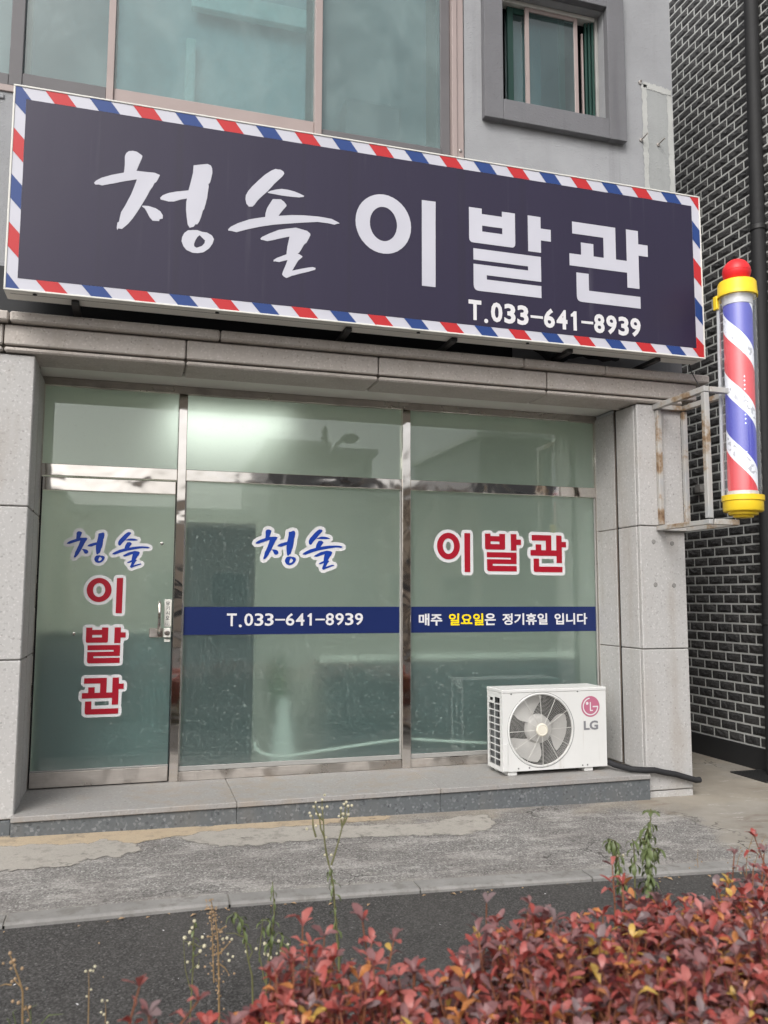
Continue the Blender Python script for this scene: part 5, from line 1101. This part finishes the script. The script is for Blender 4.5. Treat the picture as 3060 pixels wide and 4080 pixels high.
shapes = [leaf_shape(1, .40, .22, .12), leaf_shape(1, .46, .3, .2), leaf_shape(1, .34, .15, .05), leaf_shape(1, .42, .55, .45), leaf_shape(1, .50, .12, .30)]
LME = {}
for si, (vs, fs) in enumerate(shapes):
    for mi in range(7):
        me = bpy.data.meshes.new('leaf'); me.from_pydata(vs, [], fs); me.materials.append(LEAFC[mi])
        me.polygons.foreach_set('use_smooth', [True]*len(me.polygons)); LME[si, mi] = me
# the 300 that show largest: in frame, high in the canopy, near the lens
score = []
for i, (q, l, mi, p) in enumerate(leaves):
    u, v, d = project(p)
    ok = 40 < u < 3020 and 3300 < v < 4060
    top_ = p.z-(.50+ntop(p.x, p.y))
    score.append(((0 if ok else 9)+d*.25-l*6-clamp(top_, -.2, .08)*4, i))
score.sort(); big = {i for _, i in score[:300]}
rest = MB()
for i, (q, l, mi, p) in enumerate(leaves):
    si = (i*7) % 5
    if i in big:
        o = bpy.data.objects.new('leaf', LME[si, mi]); COL.objects.link(o); o.parent = hg
        o.matrix_parent_inverse = Matrix.Translation(-Vector(hg.location)); o.matrix_basis = q @ Matrix.Scale(l, 4)
    else:
        rest.cur = mi; vs, fs = shapes[si]; S_ = q @ Matrix.Scale(l, 4)
        rest.add([S_ @ Vector(v) for v in vs], fs)
struct(rest.build('leaves', LEAFC, hg, False), 'stuff')
bed = MB().sheet([[(-.2, -5.3), (3.6, -5.3), (3.6, -3.3), (2.1, -3.62), (1.1, -3.86), (.45, -3.93), (0, -4.22), (-.2, -4.4)]], lambda x, y: (x, y, hroad(x, y)+.012))
struct(bed.build('planting_bed', M['soil']))

# ------------------------------------------------------------------ weeds growing between hedge and road
def weed(name, label, base, paths, mat_s, heads, mat_h, lv=(), mat_l=None, group='weeds at the road edge', rs=.0032, hr_=.0055):
    """paths: list of polylines; heads: points with radius scale; lv: (point, azimuth, elevation, length)"""
    t = thing(name, base, label, 'weed', group)
    for i, P in enumerate(paths):
        n = len(P); MB().tube(P, [rs*(1-.6*k/max(1, n-1))*(1 if i == 0 else .7) for k in range(n)], 6).build('stem', mat_s, t, True)
    if heads:
        hb = MB(); r = random.Random(len(heads))
        for p, s_ in heads:
            rr = hr_*s_*r.uniform(.8, 1.2); p = Vector(p)
            hb.lathe(p-Vector((0, 0, rr)), [(rr*.3, 0), (rr*.9, rr*.5), (rr, rr), (rr*.8, rr*1.6), (rr*.2, rr*1.9)], 7, Vector((r.gauss(0, .5), r.gauss(0, .5), 1)))
        struct(hb.build('seed_heads', mat_h, t, True), 'stuff')
    if lv:
        lb = MB()
        for p, az, el, l, w in lv:
            vs, fs = leaf_shape(1, w, .35, .35)
            q = Matrix.Translation(p) @ Matrix.Rotation(az, 4, 'Z') @ Matrix.Rotation(-el, 4, 'Y') @ Matrix.Scale(l, 4)
            lb.add([q @ Vector(v) for v in vs], fs)
        struct(lb.build('leaves', mat_l, t, True), 'stuff')
    return t
rw = random.Random(21)
YV = -3.0
def at(u, v, y=YV):
    d = CF+CR*((u-1530)/3300.85)-CU*((v-2040)/3300.85); t = (y-CAM_LOC.y)/d.y; return CAM_LOC+d*t
def drop(p): return Vector((p.x, p.y, hroad(p.x, p.y)))
def droopy(P, n, l0, l1, el0=-1.35, el1=-.2):
    out = []; az = rw.uniform(0, 6)
    for k in range(n):
        t = k/n*(len(P)-1); i = int(t); p = Vector(P[i]).lerp(Vector(P[i+1]), t-i); az += 2.4
        out.append((p, az, rw.uniform(el0, el1), rw.uniform(l0, l1), rw.uniform(.22, .38)))
    return out
# tall fleabane in front of the middle window
f = lambda x, y: at(1150+x*.3616, 3100+y*.3616)
P0 = [drop(f(560, 2000)), f(555, 1960), f(530, 1700), f(510, 1450), f(495, 1200), f(470, 1060), f(445, 960)]
PL = [f(445, 960), f(410, 800), f(390, 640), f(383, 470), f(370, 330), f(370, 230)]
PR = [f(470, 960), f(515, 820), f(560, 660), f(590, 545), f(620, 430), f(630, 280)]
side = [[f(390, 640), f(355, 560), f(340, 440), f(320, 380)], [f(383, 470), f(330, 420), f(300, 350), f(290, 290)], [f(300, 650), f(270, 540), f(265, 420), f(240, 400)], [f(590, 545), f(578, 440), f(575, 340)], [f(600, 520), f(650, 420), f(665, 320)]]
hd = [(f(x, y), 1) for x, y in ((388, 182), (365, 235), (295, 265), (283, 315), (338, 315), (420, 312), (370, 330), (300, 390), (340, 405), (232, 385), (238, 415), (295, 525), (408, 652), (405, 845), (478, 845), (628, 262), (605, 285), (660, 305), (698, 302), (575, 332), (555, 415), (600, 395), (660, 400), (595, 440), (205, 560))]
weed('fleabane', 'tall green fleabane weed with forked top and pale seed heads before the step', P0[0], [P0, PL, PR]+side, M['weed_stem'], hd, M['seed'],
     droopy(P0[1:], 26, .018, .040), M['weed_green'], hr_=.0052, rs=.0055)
# drooping green weeds to the right
f = lambda x, y: at(2300+x*.4581, 3300+y*.4581)
P = [drop(f(625, 560)), f(628, 540), f(625, 420), f(620, 300), f(605, 160), f(610, 60), f(640, -80), f(640, -170)]
sp = [[f(615, 260), f(665, 190), f(700, 170), f(725, 215)], [f(605, 150), f(570, 90), f(540, 80), f(545, 130)]]
lv = droopy(P[1:-1], 85, .03, .066)+droopy(sp[0], 16, .025, .05)+droopy(sp[1], 8, .02, .035)+[(f(645, -130), a, .2, .04, .5) for a in (0, 1, 2, 3, 4, 5)]
weed('wilting_weed', 'leafiest wilting green weed in front of the kerb on the right', P[0], [P]+sp, M['weed_stem'], [], None, lv, M['weed_green'], rs=.005)
P = [drop(f(395, 560)), f(390, 520), f(365, 400), f(360, 300), f(345, 180), f(325, 110), f(290, 95), f(275, 130)]
weed('wilting_weed', 'hook-topped wilting weed with two yellow buds, leftmost of the green trio', P[0], [P], M['weed_stem'], [(f(355, 235), 1.2), (f(393, 232), 1.2)], M['seed'], droopy(P[1:], 60, .028, .055), M['weed_green'], rs=.0045)
P = [drop(f(500, 560)), f(502, 500), f(500, 330), f(495, 220), f(490, 130), f(480, 95)]
weed('wilting_weed', 'thin wilting weed with folded leaves, middle of the green trio', P[0], [P], M['weed_stem'], [(f(500, 370), .8)], M['seed'], droopy(P[2:], 14, .025, .05)+[(f(500, 300), a, -.9, .05, .4) for a in (0, 2, 4)], M['weed_green'], rs=.004)
# cluster left of the fleabane
f = lambda x, y: at(650+x*.3617, 3350+y*.3617)
P = [drop(f(620, 1900)), f(615, 1700), f(612, 1400), f(605, 1150), f(590, 950), f(560, 800), f(525, 640)]
P2 = [f(560, 1560), f(550, 1300), f(545, 1050), f(530, 880), f(540, 720)]
sp = [[f(610, 1250), f(680, 1180), f(740, 1110)], [f(610, 1000), f(660, 960), f(690, 940)], [f(612, 1350), f(680, 1400), f(725, 1470)], [f(545, 1060), f(495, 1055)]]
hd = []
for PP, n_ in ((P, 70), (P2, 40)):
    for k in range(n_):
        t = (.12+.88*k/n_)*(len(PP)-1); i = min(int(t), len(PP)-2); p = Vector(PP[i]).lerp(Vector(PP[i+1]), t-i)
        hd.append((p+Vector((rw.gauss(0, .011), rw.gauss(0, .011), rw.gauss(0, .006))), rw.uniform(.5, .9)))
hd += [(f(690, 945), 1), (f(725, 1480), .9), (f(790, 1460), .9), (f(495, 1055), .9), (f(740, 1110), .8)]
weed('dry_stalk', 'brown dried weed stalk thick with tan seed pods behind the hedge', P[0], [P, P2]+sp, M['weed_dry'], hd, M['seed_dry'], rs=.004, hr_=.0045)
P = [drop(f(300, 1700)), f(330, 1400), f(330, 1150), f(340, 980), f(345, 850)]
sp = [[f(300, 1640), f(245, 1420), f(230, 1200), f(225, 1060)], [f(330, 1150), f(270, 1110), f(220, 1110)], [f(340, 1130), f(400, 1170), f(440, 1150)], [f(330, 1280), f(380, 1250), f(415, 1210)], [f(340, 1400), f(390, 1370), f(395, 1300)]]
hd = [(f(x, y), 1.2) for x, y in ((355, 880), (315, 950), (290, 1005), (435, 1060), (440, 1155), (415, 1215), (305, 1125), (375, 1385), (225, 1065), (265, 1335))]
weed('seeding_weed', 'pale seeding weed with white puffs, left of the brown stalk', P[0], [P]+sp, M['weed_stem'], hd, M['seed'], droopy(P[1:], 12, .015, .03), M['weed_green'], rs=.003, hr_=.005)
P = [drop(f(1000, 1560)), f(980, 1490), f(935, 1300), f(910, 1120), f(880, 960), f(840, 850), f(800, 790), f(775, 800)]
weed('bent_weed', 'green weed bent over at its tip between brown stalk and leafy stems', P[0], [P, [f(905, 1060), f(860, 1050), f(790, 1020), f(690, 1020)], [f(935, 1320), f(985, 1220), f(960, 1160)]], M['weed_stem'],
     [(f(x, y), 1) for x, y in ((910, 1220), (720, 1245), (770, 1275), (725, 1320), (655, 1080), (765, 1075), (715, 1065))], M['seed'], droopy(P[3:], 22, .02, .05), M['weed_green'], rs=.0038)
P = [drop(f(1130, 1640)), f(1140, 1450), f(1180, 1200), f(1205, 1000), f(1225, 800), f(1215, 600), f(1205, 450)]
sp = [[f(1120, 1560), f(1060, 1250), f(1085, 1000), f(1100, 850)], [f(1185, 1150), f(1190, 1000), f(1175, 890), f(1130, 850)], [f(1150, 1640), f(1250, 1380), f(1320, 1180), f(1310, 1050), f(1270, 1000)]]
lv = droopy(P[2:], 18, .02, .035)+droopy(sp[1], 14, .025, .05)+droopy(sp[2][1:], 16, .025, .05)+droopy(sp[0], 10, .02, .035)
weed('leafy_weed', 'tall leafy weed clump with drooping side stems beside the hedge end', P[0], [P]+sp, M['weed_stem'], [(f(x, y), 1) for x, y in ((1030, 1190), (1110, 1130), (1150, 1255), (1115, 1245), (1285, 1100), (1290, 1210), (1365, 1140), (1195, 1285), (1255, 1240))], M['seed'], lv, M['weed_green'], rs=.004)
# dry weeds at the far left and far right
f = lambda x, y: at(x*.3617, 3650+y*.3617, -3.3)
P = [drop(f(290, 1000)), f(250, 830), f(205, 680), f(170, 590), f(130, 470), f(100, 410)]
weed('dry_stalk', 'sprawling dry weed with bell-shaped pods at the lower left', P[0], [P, [f(225, 770), f(170, 720), f(150, 700)], [f(130, 760), f(60, 750), f(0, 770)], [f(280, 990), f(310, 1050), f(330, 1130)]], M['weed_dry'],
     [(f(x, y), 1.25) for x, y in ((98, 405), (35, 520), (165, 475), (120, 510), (160, 540), (115, 570), (240, 575), (130, 720), (160, 690), (310, 790), (150, 935), (220, 945), (270, 1025), (335, 995), (320, 1140))], M['seed_dry'], hr_=.0036)
P = [drop(f(980, 1120)), f(978, 950), f(980, 780), f(975, 600)]
weed('dry_stalk', 'single thin dry stem with pale tuft left of the hedge', P[0], [P, [f(978, 900), f(950, 880)], [f(1160, 1180), f(1165, 1020), f(1160, 940)]], M['weed_dry'],
     [(f(x, y), .9) for x, y in ((955, 600), (1005, 595), (1035, 600), (1040, 555), (1000, 805), (945, 880), (1130, 930), (1185, 930), (1115, 1060), (1155, 1080), (1190, 1170))], M['seed'], hr_=.0045, rs=.002)
gt = MB()
for x0_, y0_, x1_, y1_, w_ in ((170, 1170, 190, 1030, .004), (340, 1130, 410, 975, .004), (455, 1189, 700, 1080, .005), (110, 1189, 120, 1150, .004), (260, 1189, 300, 1120, .004)):
    a, b = f(x0_, y0_), f(x1_, y1_); mid = a.lerp(b, .5)+Vector((-.01, 0, .012)); gt.tube([drop(a), a, mid, b], [w_*.4, w_*.4, w_*.35, .0005], 5)
tag(gt.build('grass_tuft', M['weed_green']), 'few green grass blades beside the dry weed at the lower left', 'grass')
f = lambda x, y: at(2300+x*.4581, 3300+y*.4581, -2.9)
P = [drop(f(1460, 400)), f(1470, 330), f(1480, 220), f(1510, 120), f(1540, 30)]
weed('dry_stalk', 'wispy dry weed with tiny round pods behind the hedge at right edge', P[0], [P, [f(1380, 370), f(1400, 270), f(1430, 190)], [f(1530, 370), f(1560, 250), f(1600, 140), f(1640, 60)], [f(1050, 340), f(1045, 260), f(1050, 180)]], M['weed_dry'],
     [(f(x, y), .8) for x, y in ((1555, 30), (1550, 70), (1515, 130), (1420, 170), (1430, 195), (1470, 260), (1500, 250), (1345, 345), (1310, 300), (1610, 110), (1640, 140), (1540, 290), (1620, 230), (1555, 345), (1040, 270), (1085, 290), (1025, 320), (980, 345))], M['seed_dry'], hr_=.004, rs=.002)
# litter on the asphalt: dead leaves along the kerb, pale chips
lb = MB(); r = random.Random(3)
for k in range(70):
    x = r.uniform(-.9, 3.3); y = KY-.02-abs(r.gauss(0, .03)) if k < 40 else r.uniform(-3.2, -2.0)
    s_ = r.uniform(.006, .02) if k < 40 else r.uniform(.004, .009); lb.cur = 0 if (k < 40 or r.random() < .25) else 1
    z = hroad(x, y)+.004; a = r.uniform(0, 6.28); c, s2 = math.cos(a)*s_, math.sin(a)*s_
    lb.add([(x-c, y-s2, z), (x+s2*.5, y-c*.5, z+s_*.4), (x+c, y+s2, z+.002), (x-s2*.5, y+c*.5, z+s_*.3)], [(0, 1, 2, 3)])
struct(lb.build('litter', [M['seed_dry'], M['white_vinyl']]), 'stuff')

# ------------------------------------------------------------------ the far side of the street (seen only as reflections)
def house(label, x0, x1, y, h, mat, nwx, nwz, depth=9):
    t = thing('street_house', ((x0+x1)/2, y, -.1), label, 'building', 'houses across the street')
    wl = B(x0, x1, y-depth, y, -.3, h).build('wall', mat, t)
    MB().box(x0-.2, x1+.2, y-depth-.2, y+.25, h, h+.25).build('roof', M['grey_paint'], t)
    for i in range(nwx):
        for j in range(nwz):
            cx = x0+(x1-x0)*(i+.5)/nwx; cz = 1.7+j*3.0
            if cz+1 > h: continue
            w = MB().box(cx-.75, cx+.75, y-.02, y+.05, cz-.7, cz+.7).build('window', M['white_alu'], wl)
            MB().box(cx-.68, cx+.68, y+.051, y+.06, cz-.63, cz+.63).build('pane', M['dark_glass'], w)
house('beige two-storey house across the street', -26, -3, -27, 5.4, M['beige_paint'], 6, 2)
house('low tan house with flat roof across the street', -2.4, 4.7, -27, 4.6, M['tan_paint'], 3, 1)
house('taller dark grey house behind the street lamp', 5.0, 7.3, -27, 7.5, M['slate_paint'], 1, 2)
house('narrow dark tower house across the street', 7.8, 9.3, -27, 7.3, M['slate_paint'], 1, 2)
house('beige shop house right of the tower house', 9.6, 14.2, -27, 5.6, M['beige_paint'], 2, 1)
house('long slate house at the far right across the street', 14.6, 30, -28, 8.6, M['slate_paint'], 5, 2)
lp = thing('street_lamp', (4.85, -16, -.1), 'curved-arm street lamp across the road', 'street lamp')
MB().tube([(4.85, -16, -.1), (4.85, -16, 5.75)], [.10, .07], 10).build('post', M['iron'], lp, True)
MB().lathe((4.85, -16, 5.7), [(.07, 0), (.12, .08), (.05, .16), (.10, .24), (.02, .42)], 12).build('finial', M['iron'], lp, True)
MB().tube([(4.85, -16, 4.9), (5.02, -16, 5.3), (5.2, -16, 5.62), (5.4, -16, 5.78)], .055, 8).build('arm', M['iron'], lp, True)
MB().lathe((5.55, -16, 5.80), [(.04, -.25), (.13, -.12), (.15, .1), (.03, .28)], 12, (1, 0, .1)).build('lamp_head', M['iron'], lp, True)
def tree(label, x, y, seed):
    r = random.Random(seed); t = thing('bare_tree', (x, y, -.1), label, 'tree', 'bare street trees across the road')
    MB().tube([(x, y, -.1), (x+.03, y, 1.2), (x, y, 2.0)], [.13, .11, .09], 9).build('trunk', M['bark'], t, True)
    cr = MB()
    def grow(p, d, l, rad, n):
        q = p+d*l; cr.tube([p, p+d*l*.5+Vector((r.gauss(0, .04), r.gauss(0, .04), 0)), q], [rad, rad*.8, rad*.6], 5, False)
        if n: 
            for _ in range(3): grow(q, (d+Vector((r.gauss(0, .5), r.gauss(0, .5), r.uniform(.0, .4)))).normalized(), l*.72, rad*.6, n-1)
    for k in range(4): grow(Vector((x, y, 1.9)), Vector((math.cos(k*1.57+.4)*.7, math.sin(k*1.57+.4)*.7, 1)).normalized(), .9, .06, 3)
    cr.build('crown', M['bark'], t)
tree('bare street tree nearer the street lamp', 4.4, -12.5, 1)
tree('bare street tree farther from the street lamp', 6.0, -11.8, 2)
